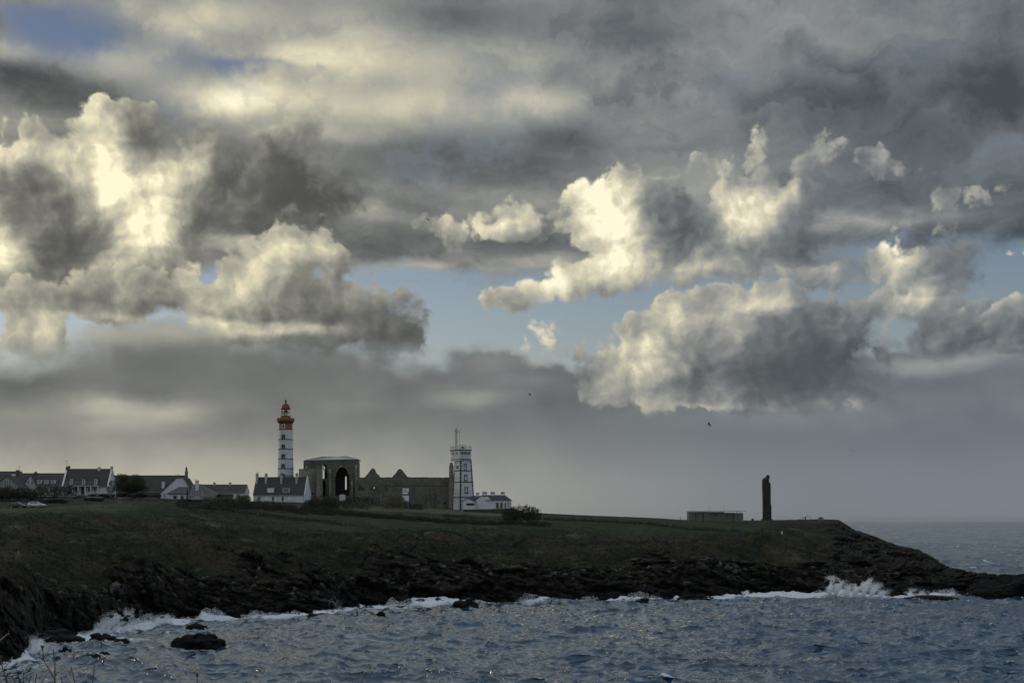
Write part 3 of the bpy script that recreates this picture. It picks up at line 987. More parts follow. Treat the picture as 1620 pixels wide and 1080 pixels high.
def wave_tile(seed, wind, amp, L, choppy):
    """one repeating patch of wind sea from a random wave spectrum"""
    r = np.random.default_rng(seed)
    kx = np.fft.fftfreq(N, L / N) * 2 * np.pi
    KX, KYw = np.meshgrid(kx, kx, indexing='ij')
    k = np.hypot(KX, KYw)
    k[0, 0] = 1e-6
    wd = np.array([math.sin(R(-38)), -math.cos(R(-38))])
    cosf = (KX * wd[0] + KYw * wd[1]) / k
    Lw = wind * wind / 9.81
    ph = np.exp(-1 / (k * Lw) ** 2) / k ** 4 * (0.25 + cosf ** 2) * np.exp(-(k * 0.10) ** 2)
    ph[k < 2 * np.pi / 60] *= 0.25
    h = np.sqrt(ph) * (r.normal(size=k.shape) + 1j * r.normal(size=k.shape))
    h[0, 0] = 0
    H = np.real(np.fft.ifft2(h))
    s = amp / H.std()
    Dx = np.real(np.fft.ifft2(1j * KX / k * h)) * s * choppy
    Dy = np.real(np.fft.ifft2(1j * KYw / k * h)) * s * choppy
    H = H * s
    g = L / N
    J = (1 + np.gradient(Dx, g, axis=0)) * (1 + np.gradient(Dy, g, axis=1)) - np.gradient(Dx, g, axis=1) * np.gradient(Dy, g, axis=0)
    return H, Dx, Dy, J


def samp(A, x, y, L):
    fx, fy = (x / L % 1.0) * N, (y / L % 1.0) * N
    i, j = np.floor(fx).astype(int) % N, np.floor(fy).astype(int) % N
    a, b_ = fx - np.floor(fx), fy - np.floor(fy)
    i2, j2 = (i + 1) % N, (j + 1) % N
    return A[i, j] * (1 - a) * (1 - b_) + A[i2, j] * a * (1 - b_) + A[i, j2] * (1 - a) * b_ + A[i2, j2] * a * b_


tileA = wave_tile(3, 5.6, 0.34, LT, 1.7)
tileB = wave_tile(8, 2.8, 0.13, 64.0, 1.6)


def coast(u):
    return np.interp(u, US, _Yk[:, 0])


def sea_patch(us, ds):
    U, D = np.meshgrid(us, ds, indexing='ij')
    X = (U - HX) / F * D
    far = np.clip(1 - (D - 500) / 2600, 0, 1)
    fac = 0.25 + 0.75 * far
    a, b_ = math.cos(0.31), math.sin(0.31)
    X2, D2 = X * a - D * b_, X * b_ + D * a
    h = (samp(tileA[0], X, D, LT) + samp(tileB[0], X2, D2, 64.0)) * fac
    ox = (samp(tileA[1], X, D, LT) + samp(tileB[1], X2, D2, 64.0)) * fac
    oy = (samp(tileA[2], X, D, LT) + samp(tileB[2], X2, D2, 64.0)) * fac
    J = samp(tileA[3], X, D, LT) + 0.5 * (samp(tileB[3], X2, D2, 64.0) - 1)
    big = fbm(X, D, X * 0, 0.02, 3)
    foam = np.clip((0.27 + 0.24 * big - J) * 1.7, 0, 1)
    # surf where the sea meets the rocks
    cd = coast(U) - D
    sw = 6.0 + 8.0 * fbm(X, D * 0.3, X * 0, 0.045, 3) + 3.0 * np.exp(-((U - 90) / 90) ** 2) + 3.0 * np.exp(-((U - 560) / 60) ** 2) + 5 * np.exp(-((U - 1350) / 60) ** 2)
    surf = np.clip((1 - cd / np.maximum(sw, 0.8)) * 1.5 - 0.25 + 0.7 * fbm(X, D, X * 0, 0.35, 4), 0, 1) * (cd > -25) * (cd < 60)
    surf *= np.clip((U - 20) / 20, 0, 1) * 0.6 + 0.4
    bay = np.exp(-((U - 190) / 190) ** 2 - ((cd - 10) / 22) ** 2) * np.clip(0.5 + 1.6 * fbm(X, D, X * 0, 0.16, 4), 0, 1)
    foam = np.clip(foam + surf + 0.65 * bay, 0, 1)
    lift = surf * np.clip(0.45 + 0.9 * fbm(X, D, X * 0, 0.22, 3), 0, 1.5) * 0.75
    V = np.stack([X + ox, D + oy, h + lift], axis=-1)
    return V.reshape(-1, 3), foam, surf


def drows(a, b_, k):
    """depths spaced evenly in the picture"""
    out = [a]
    while out[-1] < b_:
        d = out[-1]
        out.append(d + max(0.16, k * d * d / (EYE * F)))
    return np.array(out)


dn = np.concatenate([np.linspace(118, 146, 40)[:-1], drows(146, 420, 0.42)])
dn = dn[dn < 425]
dfar = np.concatenate([[dn[-1]], drows(dn[-1] + 1.0, 6000, 0.50), np.geomspace(7000, 60000, 14)])
un = np.linspace(-120, 1740, 900)
Vn, foam_n, surf_n = sea_patch(un, dn)
uf = np.linspace(-120, 1740, 760)
Vf, foam_f, surf_f = sea_patch(uf, dfar)
m_, T, b = new_mat('sea_water')
geo = T.n.new('ShaderNodeNewGeometry').outputs['Position']
a_foam = attr(T, 'foam')
fn1 = T.noise(geo, 0.9, 6, 0.68)
fn2 = T.noise(T.v('MULTIPLY', geo, (0.5, 1.0, 1.0)), 3.0, 5, 0.7)
lace = T.voro(T.v('MULTIPLY_ADD', T.noise(geo, 0.8, 3, 0.5, color=True), (1.2, 1.2, 0), geo), 0.9, dim='3D', feature='DISTANCE_TO_EDGE')
ff = T.m('MULTIPLY_ADD', T.m('SUBTRACT', fn1, 0.5), 1.1, a_foam)
ff = T.m('MULTIPLY_ADD', T.sstep(lace, 0.0, 0.25, 0.22, 0.0), T.sstep(a_foam, 0.02, 0.25), ff)
ff = T.sstep(ff, 0.32, 0.72)
fleck = T.m('MULTIPLY', T.sstep(T.noise(T.v('MULTIPLY', geo, (1.0, 0.30, 1.0)), 0.085, 4, 0.6), 0.64, 0.68, 0.0, 0.8), T.lin(T.sep(geo)[1], 380, 520))
ff = T.m('MAXIMUM', ff, fleck)
deep = T.mix(T.noise(geo, 0.02, 3, 0.5), (0.004, 0.030, 0.062), (0.010, 0.050, 0.098))
T.put(b.inputs['Base Color'], T.mix(ff, deep, T.mix(fn2, (0.36, 0.40, 0.45), (0.74, 0.77, 0.83))))
gust = T.sstep(T.noise(T.v('MULTIPLY', geo, (1.0, 0.45, 1.0)), 0.035, 5, 0.65), 0.42, 0.62, 0.04, 0.18)
T.put(b.inputs['Roughness'], T.fmix(ff, gust, 0.9))
b.inputs['IOR'].default_value = 1.5
w1 = T.noise(T.v('MULTIPLY', geo, (0.55, 1.25, 1.0)), 0.95, 3.0, 0.55)
w2 = T.noise(T.v('MULTIPLY', geo, (0.8, 1.0, 1.0)), 0.10, 6, 0.72)
far_f = T.lin(T.sep(geo)[1], 250, 900)
bn = T.n.new('ShaderNodeBump')
bn.inputs['Strength'].default_value = 1.0
bn.inputs['Distance'].default_value = 0.035
T.put(bn.inputs['Height'], T.m('ADD', w1, T.m('MULTIPLY', T.m('MULTIPLY', w2, far_f), 70.0)))
T.l.new(bn.outputs[0], b.inputs['Normal'])
M['sea'] = m_
allV = np.concatenate([Vn, Vf])
F1 = grid_faces(len(un), len(dn))
F2 = grid_faces(len(uf), len(dfar)) + len(Vn)
sea = np_mesh('sea', allV, np.concatenate([F1, F2]), M['sea'], {'foam': np.concatenate([foam_n.ravel(), foam_f.ravel()])})
tag(sea, 'choppy blue-grey sea with foam along the rocks', kind='structure')



# ------------------------------------------------------------------ buildings
SITES = []


class Site:
    """a place on the headland: photograph pixels at one depth turned into local metres (front wall in the local y = 0 plane)"""

    def __init__(self, name, xc, ybase, d, rz=0.0):
        self.d, self.s, self.xc, self.yb = d, d / F, xc, ybase
        self.o = empty(name, P(xc, ybase, d), rz)
        SITES.append((name, xc, d, self.o.location.z - ground(xc, d)))

    def x(self, px_):
        return (px_ - self.xc) * self.s

    def z(self, py_, back=0.0):
        return EYE + (HY - py_) / F * (self.d + back) - (EYE + (HY - self.yb) / F * self.d)

    def window(self, x0, x1, y0, y1, yp=0.0, parent=None, frame='white_paint', pane='glass', bars=1, sill=True, fw=0.10, name='window', off=0.0):
        X0, X1, Z0, Z1 = self.x(x0), self.x(x1), self.z(y1), self.z(y0)
        mb = MB()
        mb.slab([(X0, Z0), (X1, Z0), (X1, Z1), (X0, Z1)], yp - 0.09 - off, yp - 0.004 - off,
                [[(X0 + fw, Z0 + fw), (X1 - fw, Z0 + fw), (X1 - fw, Z1 - fw), (X0 + fw, Z1 - fw)]])
        for i in range(bars):
            xm = X0 + (X1 - X0) * (i + 1) / (bars + 1)
            mb.box(xm - 0.035, xm + 0.035, yp - 0.075 - off, yp - 0.01 - off, Z0 + fw, Z1 - fw)
        w = mb.build(name, M[frame], parent or self.o)
        MB().box(X0 + fw * 0.9, X1 - fw * 0.9, yp - 0.035 - off, yp - 0.006 - off, Z0 + fw * 0.9, Z1 - fw * 0.9).build('pane', M[pane], w)
        if sill:
            MB().box(X0 - 0.08, X1 + 0.08, yp - 0.20 - off, yp - 0.003 - off, Z0 - 0.11, Z0 - 0.004).build('sill', M['grey_wall'], w)
        return w

    def door(self, x0, x1, y0, y1, mat='white_paint', yp=0.0, name='door'):
        X0, X1, Z0, Z1 = self.x(x0), self.x(x1), self.z(y1), self.z(y0)
        d = MB().box(X0, X1, yp - 0.07, yp - 0.003, Z0, Z1).build(name, M[mat], self.o)
        MB().slab([(X0 - 0.1, Z0), (X1 + 0.1, Z0), (X1 + 0.1, Z1 + 0.12), (X0 - 0.1, Z1 + 0.12)], yp - 0.11, yp - 0.005,
                  [[(X0 + 0.005, Z0 + 0.01), (X1 - 0.005, Z0 + 0.01), (X1 - 0.005, Z1 - 0.005), (X0 + 0.005, Z1 - 0.005)]]).build('door_frame', M['grey_wall'], d)
        MB().lathe([(0.04, 0), (0.04, 0.05)], 8).build('handle', M['dark_metal'], d, loc=(X1 - 0.16, yp - 0.10, Z0 + 0.95))
        return d

    def chimney(self, x, ytop, ybot, w, dy, mat='grey_wall', depth=0.9, pots=1, parent=None):
        """stack with a cap and pots, standing dy metres behind the front"""
        X, z1, z0 = self.x(x), self.z(ytop, dy), self.z(ybot, dy)
        hw = w * self.s / 2
        mb = MB().box(X - hw, X + hw, dy - depth / 2, dy + depth / 2, z0, z1 - 0.16)
        c = mb.build('chimney', M[mat], parent or self.o)
        MB().box(X - hw - 0.09, X + hw + 0.09, dy - depth / 2 - 0.09, dy + depth / 2 + 0.09, z1 - 0.158, z1).build('cap', M['dark_stone'], c)
        for i in range(pots):
            q = 0 if pots == 1 else (i / (pots - 1) - 0.5) * 1.1 * hw
            MB().lathe([(0.14, z1 + 0.004), (0.11, z1 + 0.30), (0.14, z1 + 0.34)], 8, X + q, dy).build('pot', M['clay'], c)
        return c

    def aerial(self, x, ytop, ybot, dy, dish=False):
        """rooftop aerial with cross elements"""
        X, z1, z0 = self.x(x), self.z(ytop, dy), self.z(ybot, dy)
        mb = MB().tube([(X, dy, z0), (X, dy, z1)], 0.05)
        mb.tube([(X - 1.0, dy, z1 - 0.25), (X + 0.35, dy, z1 - 0.20)], 0.03)
        for i in range(4):
            mb.tube([(X - 0.9 + 0.33 * i, dy - 0.35, z1 - 0.25), (X - 0.9 + 0.33 * i, dy + 0.35, z1 - 0.25)], 0.02)
        mb.tube([(X - 0.7, dy, z1 - 1.3), (X + 0.7, dy, z1 - 1.3)], 0.03)
        return mb.build('aerial', M['dark_metal'], self.o)

    def long_body(self, x0, x1, yeave, yridge, depth, wall='white_wall', roof='slate', over=0.25, hip=(0, 0), gables='wall', roof_t=0.16):
        """walls and a pitched roof with the ridge running along the front"""
        X0, X1 = self.x(x0), self.x(x1)
        ze, zr = self.z(yeave), self.z(yridge, depth / 2)
        self.ze, self.zr, self.dep = ze, zr, depth
        mb = MB()
        prof = [(0, -2.0), (depth, -2.0), (depth, ze), (depth / 2, zr - (0.03 if not hip[0] else 0.3)), (0, ze)]
        h0, h1 = hip
        n = len(prof)
        if h0 or h1:
            mb.box(X0, X1, 0, depth, -2.0, ze - 0.02)
        else:
            vs = [(X0, y, z) for y, z in prof] + [(X1, y, z) for y, z in prof]
            fs = [(i, (i + 1) % n, n + (i + 1) % n, n + i) for i in range(n)] + [tuple(range(n)), tuple(range(n, 2 * n))]
            mb.add(vs, fs)
        w = mb.build('wall', M[wall], self.o)
        sl = (zr - ze) / (depth / 2)
        r = MB()
        ye, ze2 = -over, ze - over * sl
        yb, t = depth + over, roof_t
        xa, xb = X0 - over * 0.5, X1 + over * 0.5
        A = [(xa, ye, ze2), (xb, ye, ze2), (xb, yb, ze2), (xa, yb, ze2), (xa + h0, depth / 2, zr), (xb - h1, depth / 2, zr)]
        top = [(x, y, z + t) for x, y, z in A]
        if not (h0 or h1):
            pr = [(ye, ze2), (depth / 2, zr), (yb, ze2), (yb, ze2 + t), (depth / 2, zr + t), (ye, ze2 + t)]
            r.add([(xa, y, z) for y, z in pr] + [(xb, y, z) for y, z in pr],
                  [(i, (i + 1) % 6, 6 + (i + 1) % 6, 6 + i) for i in range(6)] + [(0, 1, 4, 5), (1, 2, 3, 4), (6, 7, 10, 11), (7, 8, 9, 10)])
        else:
            r.add(A + top, [(6, 7, 11, 10), (8, 9, 10, 11), (7, 8, 11), (9, 6, 10), (0, 1, 7, 6), (1, 2, 8, 7), (2, 3, 9, 8), (3, 0, 6, 9), (0, 4, 5, 1), (2, 5, 4, 3), (1, 5, 2), (3, 4, 0)])
        rf = r.build('roof', M[roof], self.o)
        MB().tube([(xa + h0, depth / 2, zr + t), (xb - h1, depth / 2, zr + t)], 0.11, 6).build('ridge_cap', M['dark_stone'], rf)
        if over > 0.1:
            MB().tube([(xa, ye - 0.06, ze2 - 0.02), (xb, ye - 0.06, ze2 - 0.02)], 0.07, 6).build('gutter', M['grey_metal'], rf)
        return w, rf

    def roof_z(self, dy):
        return self.ze + (self.zr - self.ze) * dy / (self.dep / 2)

    def dormer(self, x0, x1, y0, y1, mat='white_wall', gable=0.0, bars=2, pane='glass', frame='white_paint'):
        """window standing out of the front roof slope"""
        X0, X1 = self.x(x0), self.x(x1)
        slope = (self.zr - self.ze) / (self.dep / 2)
        z0 = self.z(y1, 1.0)
        dy = max(0.05, (z0 - self.ze) / slope)
        z1 = self.z(y0, dy)
        back = min(self.dep / 2 - 0.1, (z1 - self.ze) / slope + 0.4)
        mb = MB().box(X0, X1, dy - 0.05, back, z0 - 0.3, z1)
        dm = mb.build('dormer', M[mat], self.o)
        if gable:
            xm = (X0 + X1) / 2
            MB().add([(X0 - 0.2, dy - 0.25, z1), (X1 + 0.2, dy - 0.25, z1), (xm, dy - 0.25, z1 + gable), (X0 - 0.2, back + 1, z1), (X1 + 0.2, back + 1, z1), (xm, back + 1, z1 + gable)],
                     [(0, 1, 2), (3, 5, 4), (0, 2, 5, 3), (1, 4, 5, 2), (0, 3, 4, 1)]).build('dormer_roof', M['slate'], dm)
        else:
            MB().box(X0 - 0.12, X1 + 0.12, dy - 0.2, back, z1 + 0.003, z1 + 0.12).build('dormer_roof', M['slate'], dm)
        zb = z0
        wmb = MB()
        a, b_ = X0 + 0.15, X1 - 0.15
        wmb.slab([(a, zb + 0.1), (b_, zb + 0.1), (b_, z1 - 0.12), (a, z1 - 0.12)], dy - 0.13, dy - 0.054, [[(a + 0.09, zb + 0.2), (b_ - 0.09, zb + 0.2), (b_ - 0.09, z1 - 0.22), (a + 0.09, z1 - 0.22)]])
        for i in range(bars):
            xm = a + (b_ - a) * (i + 1) / (bars + 1)
            wmb.box(xm - 0.05, xm + 0.05, dy - 0.12, dy - 0.06, zb + 0.2, z1 - 0.22)
        wmb.build('window', M[frame], dm)
        MB().box(a + 0.05, b_ - 0.05, dy - 0.085, dy - 0.052, zb + 0.15, z1 - 0.17).build('pane', M[pane], dm)
        return dm

    def gable_body(self, outline, depth, wall='white_wall', roof='slate', front=0.0, over=0.2, roof_edges=None, t=0.16):
        """walls whose gable faces the viewer; outline in photograph pixels; roof slabs on the named edges"""
        pts = [(self.x(a), self.z(b_)) for a, b_ in outline]
        mb = MB().slab(pts, front, front + depth)
        w = mb.build('wall', M[wall], self.o)
        for (i, j) in roof_edges or []:
            (xa, za), (xb, zb) = pts[i], pts[j]
            L = math.hypot(xb - xa, zb - za)
            ux, uz = (xb - xa) / L, (zb - za) / L
            nx, nz = -uz, ux
            if nz < 0:
                nx, nz = -nx, -nz
            lo = 0.35 if za < zb else 0.0
            hi = 0.35 if zb < za else 0.0
            q = [(xa - ux * lo + nx * 0.02, za - uz * lo + nz * 0.02), (xb + ux * hi + nx * 0.02, zb + uz * hi + nz * 0.02),
                 (xb + ux * hi + nx * t, zb + uz * hi + nz * t), (xa - ux * lo + nx * t, za - uz * lo + nz * t)]
            MB().slab(q, front - over, front + depth + over).build('roof', M[roof], self.o)
        return w


VILLAGE = 'houses of the village beside the lighthouse'

# --- boarded gable house at the left edge
S = Site('village_house', 12, 779, 466)
S.gable_body([(-10, 786), (-10, 771), (12, 752), (33.5, 771), (33.5, 786)], 9.0, 'grey_board', 'slate', roof_edges=[(1, 2), (2, 3)])
for bx in (2, 6, 10, 14, 18, 22, 27):
    X = S.x(bx)
    top = S.z(752 + abs(bx - 12) * 0.87) - 0.35
    MB().box(X - 0.07, X + 0.07, -0.10, -0.004, S.z(781), top).build('batten', M['grey_wall'], S.o)
S.window(8, 12, 767, 773, bars=1, frame='wood_dark')
S.chimney(13, 744, 757, 4.2, 9.0, 'dark_stone', pots=2)
S.chimney(9.5, 748.5, 757, 5.0, 7.0, 'white_wall', 0.8)
S.aerial(15.5, 737, 747, 9.0)
tag(S.o, 'house with a grey boarded gable front and an aerial, behind the parked cars', 'house', VILLAGE)

S = Site('village_house', -30, 778, 480)
S.long_body(-75, 26, 764, 746.3, 10.0, 'grey_wall', 'slate')
S.gable_body([(18.5, 770), (18.5, 752), (23, 747.5), (28, 752), (28, 770)], 4, 'white_wall', 'slate', front=-1.0, roof_edges=[(1, 2), (2, 3)])
tag(S.o, 'dark slate house with a small white gable, behind the boarded house', 'house', VILLAGE)

S = Site('village_house', 62, 781, 474)
S.long_body(27, 98, 766.5, 749.3, 9.5, 'white_wall', 'slate')
S.chimney(49.5, 746.6, 755, 3.4, 4.4, 'dark_stone', pots=2)
S.gable_body([(40.5, 779), (40.5, 765), (49, 751.5), (57, 765), (57, 779)], 4.5, 'grey_wall', 'slate', front=-0.6, roof_edges=[(1, 2), (2, 3)])
S.window(44.5, 48, 760, 767, yp=-0.6)
S.window(50, 54, 760, 767, yp=-0.6)
S.dormer(58, 65, 758.5, 765.5)
S.dormer(69, 76, 758.5, 765.5)
S.dormer(80, 87, 758.5, 765.5)
S.window(60, 65, 770, 776)
S.window(71, 76, 770, 776)
S.window(84, 89, 770, 776)
S.door(36, 39.5, 770, 780.5, 'wood_dark')
tag(S.o, 'long low white house with slate roof and a gabled bay, half behind hedges', 'house', VILLAGE)

# --- the large house with a balcony
S = Site('village_house', 135, 782, 462)
S.long_body(98.5, 172, 768.0, 742.4, 8.5, 'white_wall', 'slate', hip=(0, 0))
for gx0, gx1 in ((98.0, 100.6), (169.8, 172.4)):          # raised gable copings
    sl = (S.zr - S.ze) / (S.dep / 2)
    pr = [(-0.3, S.ze - 0.5), (-0.3, S.ze + 0.15), (S.dep / 2, S.zr + 0.45), (S.dep + 0.3, S.ze + 0.15), (S.dep + 0.3, S.ze - 0.5), (S.dep / 2, S.zr - 0.15)]
    xa, xb = S.x(gx0), S.x(gx1)
    n = len(pr)
    MB().add([(xa, a, b_) for a, b_ in pr] + [(xb, a, b_) for a, b_ in pr],
             [(i, (i + 1) % n, n + (i + 1) % n, n + i) for i in range(n)] + [(0, 1, 2, 5), (2, 3, 4, 5), (6, 7, 8, 11), (8, 9, 10, 11)]).build('gable_coping', M['white_wall'], S.o)
S.chimney(100, 738.8, 752, 3.4, 4.2, 'dark_stone', 1.0, 2)
S.chimney(151, 739.2, 748, 3.4, 4.2, 'white_wall', 0.9, 1)
S.chimney(171, 738.8, 752, 3.4, 4.2, 'white_wall', 1.0, 2)
S.aerial(99.3, 728, 741, 4.2)
dsh = MB().lathe([(0.02, 0), (0.25, 0.03), (0.45, 0.12), (0.5, 0.17), (0.47, 0.17), (0.24, 0.06), (0.02, 0.03)], 16).build('satellite_dish', M['dark_metal'], S.o, True)
dsh.location = (S.x(104), 3.6, S.z(739, 4))
dsh.rotation_euler = (R(-70), 0, R(35))
for dx0 in (110, 129.6, 149):
    S.dormer(dx0, dx0 + 4.3, 757, 767, 'grey_wall', 0.0, 0)
sky_w = MB().box(-0.4, 0.4, -0.02, 0.06, 0, 0.5).build('skylight', M['glass'], S.o)
sky_w.location = (S.x(161.5), (S.z(755, 1.5) - S.ze) / ((S.zr - S.ze) / (S.dep / 2)) - 0.12, S.z(755, 1.5))
sky_w.rotation_euler = (R(-32), 0, 0)
bal = MB().box(S.x(106), S.x(157), -1.7, -0.02, S.z(769), S.z(768.2)).build('balcony', M['white_wall'], S.o)
rl = MB()
rl.tube([(S.x(106), -1.62, S.z(762.4)), (S.x(157), -1.62, S.z(762.4))], 0.035)
rl.tube([(S.x(106), -1.62, S.z(765.2)), (S.x(157), -1.62, S.z(765.2))], 0.02)
for i in range(27):
    X = S.x(106 + i * 51 / 26)
    rl.tube([(X, -1.62, S.z(768.2)), (X, -1.62, S.z(762.4))], 0.03 if i % 4 == 0 else 0.014, 4)
rl.build('railing', M['grey_metal'], bal)
for pxx in (107, 117.3, 125.8, 137, 145.8, 156.8):
    MB().box(S.x(pxx) - 0.14, S.x(pxx) + 0.14, -1.65, -1.37, S.z(783), S.z(769.02)).build('pillar', M['white_wall'], bal)
S.window(119, 124, 767.5 + 2.4, 778, frame='wood_dark', sill=False)
S.door(128.6, 133.2, 771, 781.6, 'wood_dark')
S.window(139, 143.6, 770.4, 777.5, frame='white_paint', sill=False)
S.window(148.6, 153, 771, 777, frame='white_paint')
S.window(110, 114, 771, 777, frame='white_paint')
MB().tube([(S.x(168.6), -0.1, S.z(783)), (S.x(168.6), -0.1, S.z(769))], 0.05).build('downpipe', M['grey_metal'], S.o)
tag(S.o, 'large white house with steep dark roof, balcony, satellite dish and white gable ends', 'house', VILLAGE)

# --- long chapel roof with a belfry
S = Site('chapel', 232, 787, 482)
S.long_body(174, 291, 777, 752.7, 9.5, 'abbey', 'slate')
bt = S.o
bx0, bx1 = S.x(288.2), S.x(291.6)
MB().box(bx0, bx1, 4.0, 5.5, S.z(765), S.z(744.6)).build('belfry', M['abbey'], bt)
bf = MB()
bf.slab([(bx0 + 0.1, S.z(744.58)), (bx1 - 0.1, S.z(744.58)), (bx1 - 0.1, S.z(740.5)), ((bx0 + bx1) / 2, S.z(737.4)), (bx0 + 0.1, S.z(740.5))], 4.3, 5.2,
        [[(bx0 + 0.26, S.z(744)), (bx1 - 0.26, S.z(744)), (bx1 - 0.26, S.z(741.5)), ((bx0 + bx1) / 2, S.z(740.6)), (bx0 + 0.26, S.z(741.5))]])
bf.build('bell_arch', M['abbey'], bt)
MB().lathe([(0.12, S.z(743.4)), (0.10, S.z(742.9)), (0.04, S.z(742.3))], 8, (bx0 + bx1) / 2, 4.75).build('bell', M['dark_metal'], bt)
MB().tube([((bx0 + bx1) / 2, 4.75, S.z(737.6)), ((bx0 + bx1) / 2, 4.75, S.z(736))], 0.04).box((bx0 + bx1) / 2 - 0.2, (bx0 + bx1) / 2 + 0.2, 4.72, 4.78, S.z(736.9), S.z(736.6)).build('cross', M['dark_metal'], bt)
S.chimney(256.8, 760.5, 778, 4.2, 1.3, 'white_wall', 1.0, 1)
for wxx in (238, 262):
    S.window(wxx, wxx + 3, 778, 783, frame='abbey_pale')
tag(S.o, 'long low chapel with a dark slate roof and a slender stone belfry at its end', 'chapel')

# --- white gabled house in front of the chapel
S = Site('village_house', 280, 789, 466)
S.gable_body([(254.5, 793), (254.5, 779.5), (279, 756.2), (289.5, 755.4), (298.5, 769.5), (298.5, 793)], 9, 'white_wall', 'slate', roof_edges=[(1, 2), (2, 3), (3, 4)])
S.chimney(276.5, 755.0, 764, 5.0, 5.0, 'white_wall', 1.0, 2)
MB().add([(S.x(267), -3.2, S.z(780.5)), (S.x(297.6), -3.2, S.z(780.5)), (S.x(297.6), -0.02, S.z(769.8, -1)), (S.x(283), -0.02, S.z(769.8, -1)), (S.x(267), -3.2, S.z(781.6)), (S.x(297.6), -3.2, S.z(781.6)), (S.x(297.6), -0.02, S.z(781.6)), (S.x(276), -0.02, S.z(781.6))],
         [(0, 1, 2, 3), (4, 7, 6, 5), (0, 4, 5, 1), (1, 5, 6, 2), (2, 6, 7, 3), (3, 7, 4, 0)]).build('porch_roof', M['slate_pale'], S.o)
MB().box(S.x(270), S.x(297), -2.9, -0.03, S.z(794), S.z(781.65)).build('porch_wall', M['white_wall'], S.o)
S.window(277.6, 283, 784, 789, yp=-2.9, frame='wood_dark', sill=False)
S.window(289, 294, 784, 789, yp=-2.9, frame='wood_dark', sill=False)
S.window(258.5, 262, 780, 785, bars=1)
S.aerial(276.6, 749.5, 756, 5.0)
tag(S.o, 'white gabled house with a pale lean-to roof in front of the chapel', 'house', VILLAGE)

# --- house with the great pale hipped roof
S = Site('village_house', 316, 788, 462)
rf = MB()
zr_, ze_ = S.z(766, 5), S.z(785.5)
rf.add([(S.x(297.5), 0, ze_), (S.x(338), 0, ze_), (S.x(338.5), 10, S.z(780, 10)), (S.x(297.5), 10, S.z(780, 10)), (S.x(298.5), 5, zr_), (S.x(313), 5, zr_)],
       [(0, 1, 5, 4), (1, 2, 5), (2, 3, 4, 5), (3, 0, 4), (0, 3, 2, 1)])
rr = rf.build('roof', M['slate_pale'], S.o)
MB().tube([(S.x(298.5), 5, zr_), (S.x(313), 5, zr_), (S.x(338.2), 10, S.z(780, 10))], 0.12).build('ridge_cap', M['dark_stone'], rr)
for sx in (302, 306, 311, 316, 321, 326, 331):            # standing seams of the sheet roof
    t_ = min(1.0, max(0.1, (338 - sx) / 25.0))
    MB().tube([(S.x(sx), 0.0, ze_ + 0.03), (S.x(298.5 + (sx - 298) * 0.40 + (6 if sx > 320 else 0)), 5 * t_, ze_ + (zr_ - ze_) * t_ + 0.03)], 0.05, 5).build('seam', M['grey_metal'], rr)
MB().box(S.x(298), S.x(337), 0.3, 9, -2.5, ze_ - 0.05).build('wall', M['grey_wall'], S.o)
S.chimney(308.6, 760.6, 784, 4.6, 3.0, 'white_wall', 1.0, 2)
S.aerial(305.2, 757, 766, 4.5)
tag(S.o, 'house under a broad pale grey hipped roof with one tall chimney', 'house', VILLAGE)

# --- long low house, last before the gap
S = Site('village_house', 352, 787, 472)
S.long_body(316, 387, 778.2, 767.2, 8, 'white_wall', 'slate')
S.chimney(335.6, 763.6, 772, 3.2, 3.8, 'grey_wall', 0.9, 1)
S.chimney(360.4, 763.6, 772, 3.2, 3.8, 'grey_wall', 0.9, 1)
for q in (340.6, 353.4):
    k = MB().box(-0.4, 0.4, -0.02, 0.06, 0, 0.55).build('skylight', M['grey_metal'], S.o)
    k.location = (S.x(q), 1.7, S.roof_z(1.7) + 0.1)
    k.rotation_euler = (R(-55), 0, 0)
S.door(343, 369, 781.2, 787, 'wood_dark', name='garage_door')
S.window(323, 327, 780.6, 785)
S.window(374, 379, 780.6, 785)
tag(S.o, 'long low house with two chimneys and a wide dark garage door, last in the row', 'house', VILLAGE)

# --- keeper's house in front of the lighthouse
S = Site('keepers_house', 440, 795.5, 474, R(-7))
S.long_body(399.5, 481.5, 781.6, 755.4, 7.4, 'white_wall', 'slate', over=0.2)
for cx in (401.4, 416.4, 441.6, 466.6):
    S.chimney(cx, 749.6, 768, 2.7, 2.9, 'grey_wall', 1.3, 2)
gx = S.x(481.5)
MB().add([(gx + 0.13, -0.1, -2), (gx + 0.13, 7.5, -2), (gx + 0.13, 7.5, S.ze), (gx + 0.13, 3.7, S.zr + 0.75), (gx + 0.13, -0.1, S.ze), (gx + 0.45, -0.1, -2), (gx + 0.45, 7.5, -2), (gx + 0.45, 7.5, S.ze), (gx + 0.45, 3.7, S.zr + 0.75), (gx + 0.45, -0.1, S.ze)],
         [(0, 1, 2, 3, 4), (9, 8, 7, 6, 5), (0, 5, 6, 1), (1, 6, 7, 2), (2, 7, 8, 3), (3, 8, 9, 4), (4, 9, 5, 0)]).build('gable_wall', M['white_wall'], S.o)
S.dormer(421.6, 432.6, 771, 779.2, 'white_wall', 0, 1, frame='white_paint', pane='sign_white')
S.dormer(447.0, 458.0, 771, 779.2, 'white_wall', 0, 2)
S.window(406, 412, 785, 790, bars=1)
S.window(418, 423.4, 785, 791, bars=0, pane='sign_white')
S.window(430.4, 433, 785, 791.4, bars=0, frame='wood_dark')
S.door(434.4, 438.2, 785, 795)
S.door(442, 445.6, 785, 795)
S.window(446.4, 449, 785, 791.4, bars=0, frame='wood_dark')
S.window(456, 461.4, 785, 791, bars=0, pane='sign_white')
S.aerial(403, 745.4, 752, 3.0)
tag(S.o, 'white house with two dormers and four chimneys at the foot of the lighthouse', 'house')

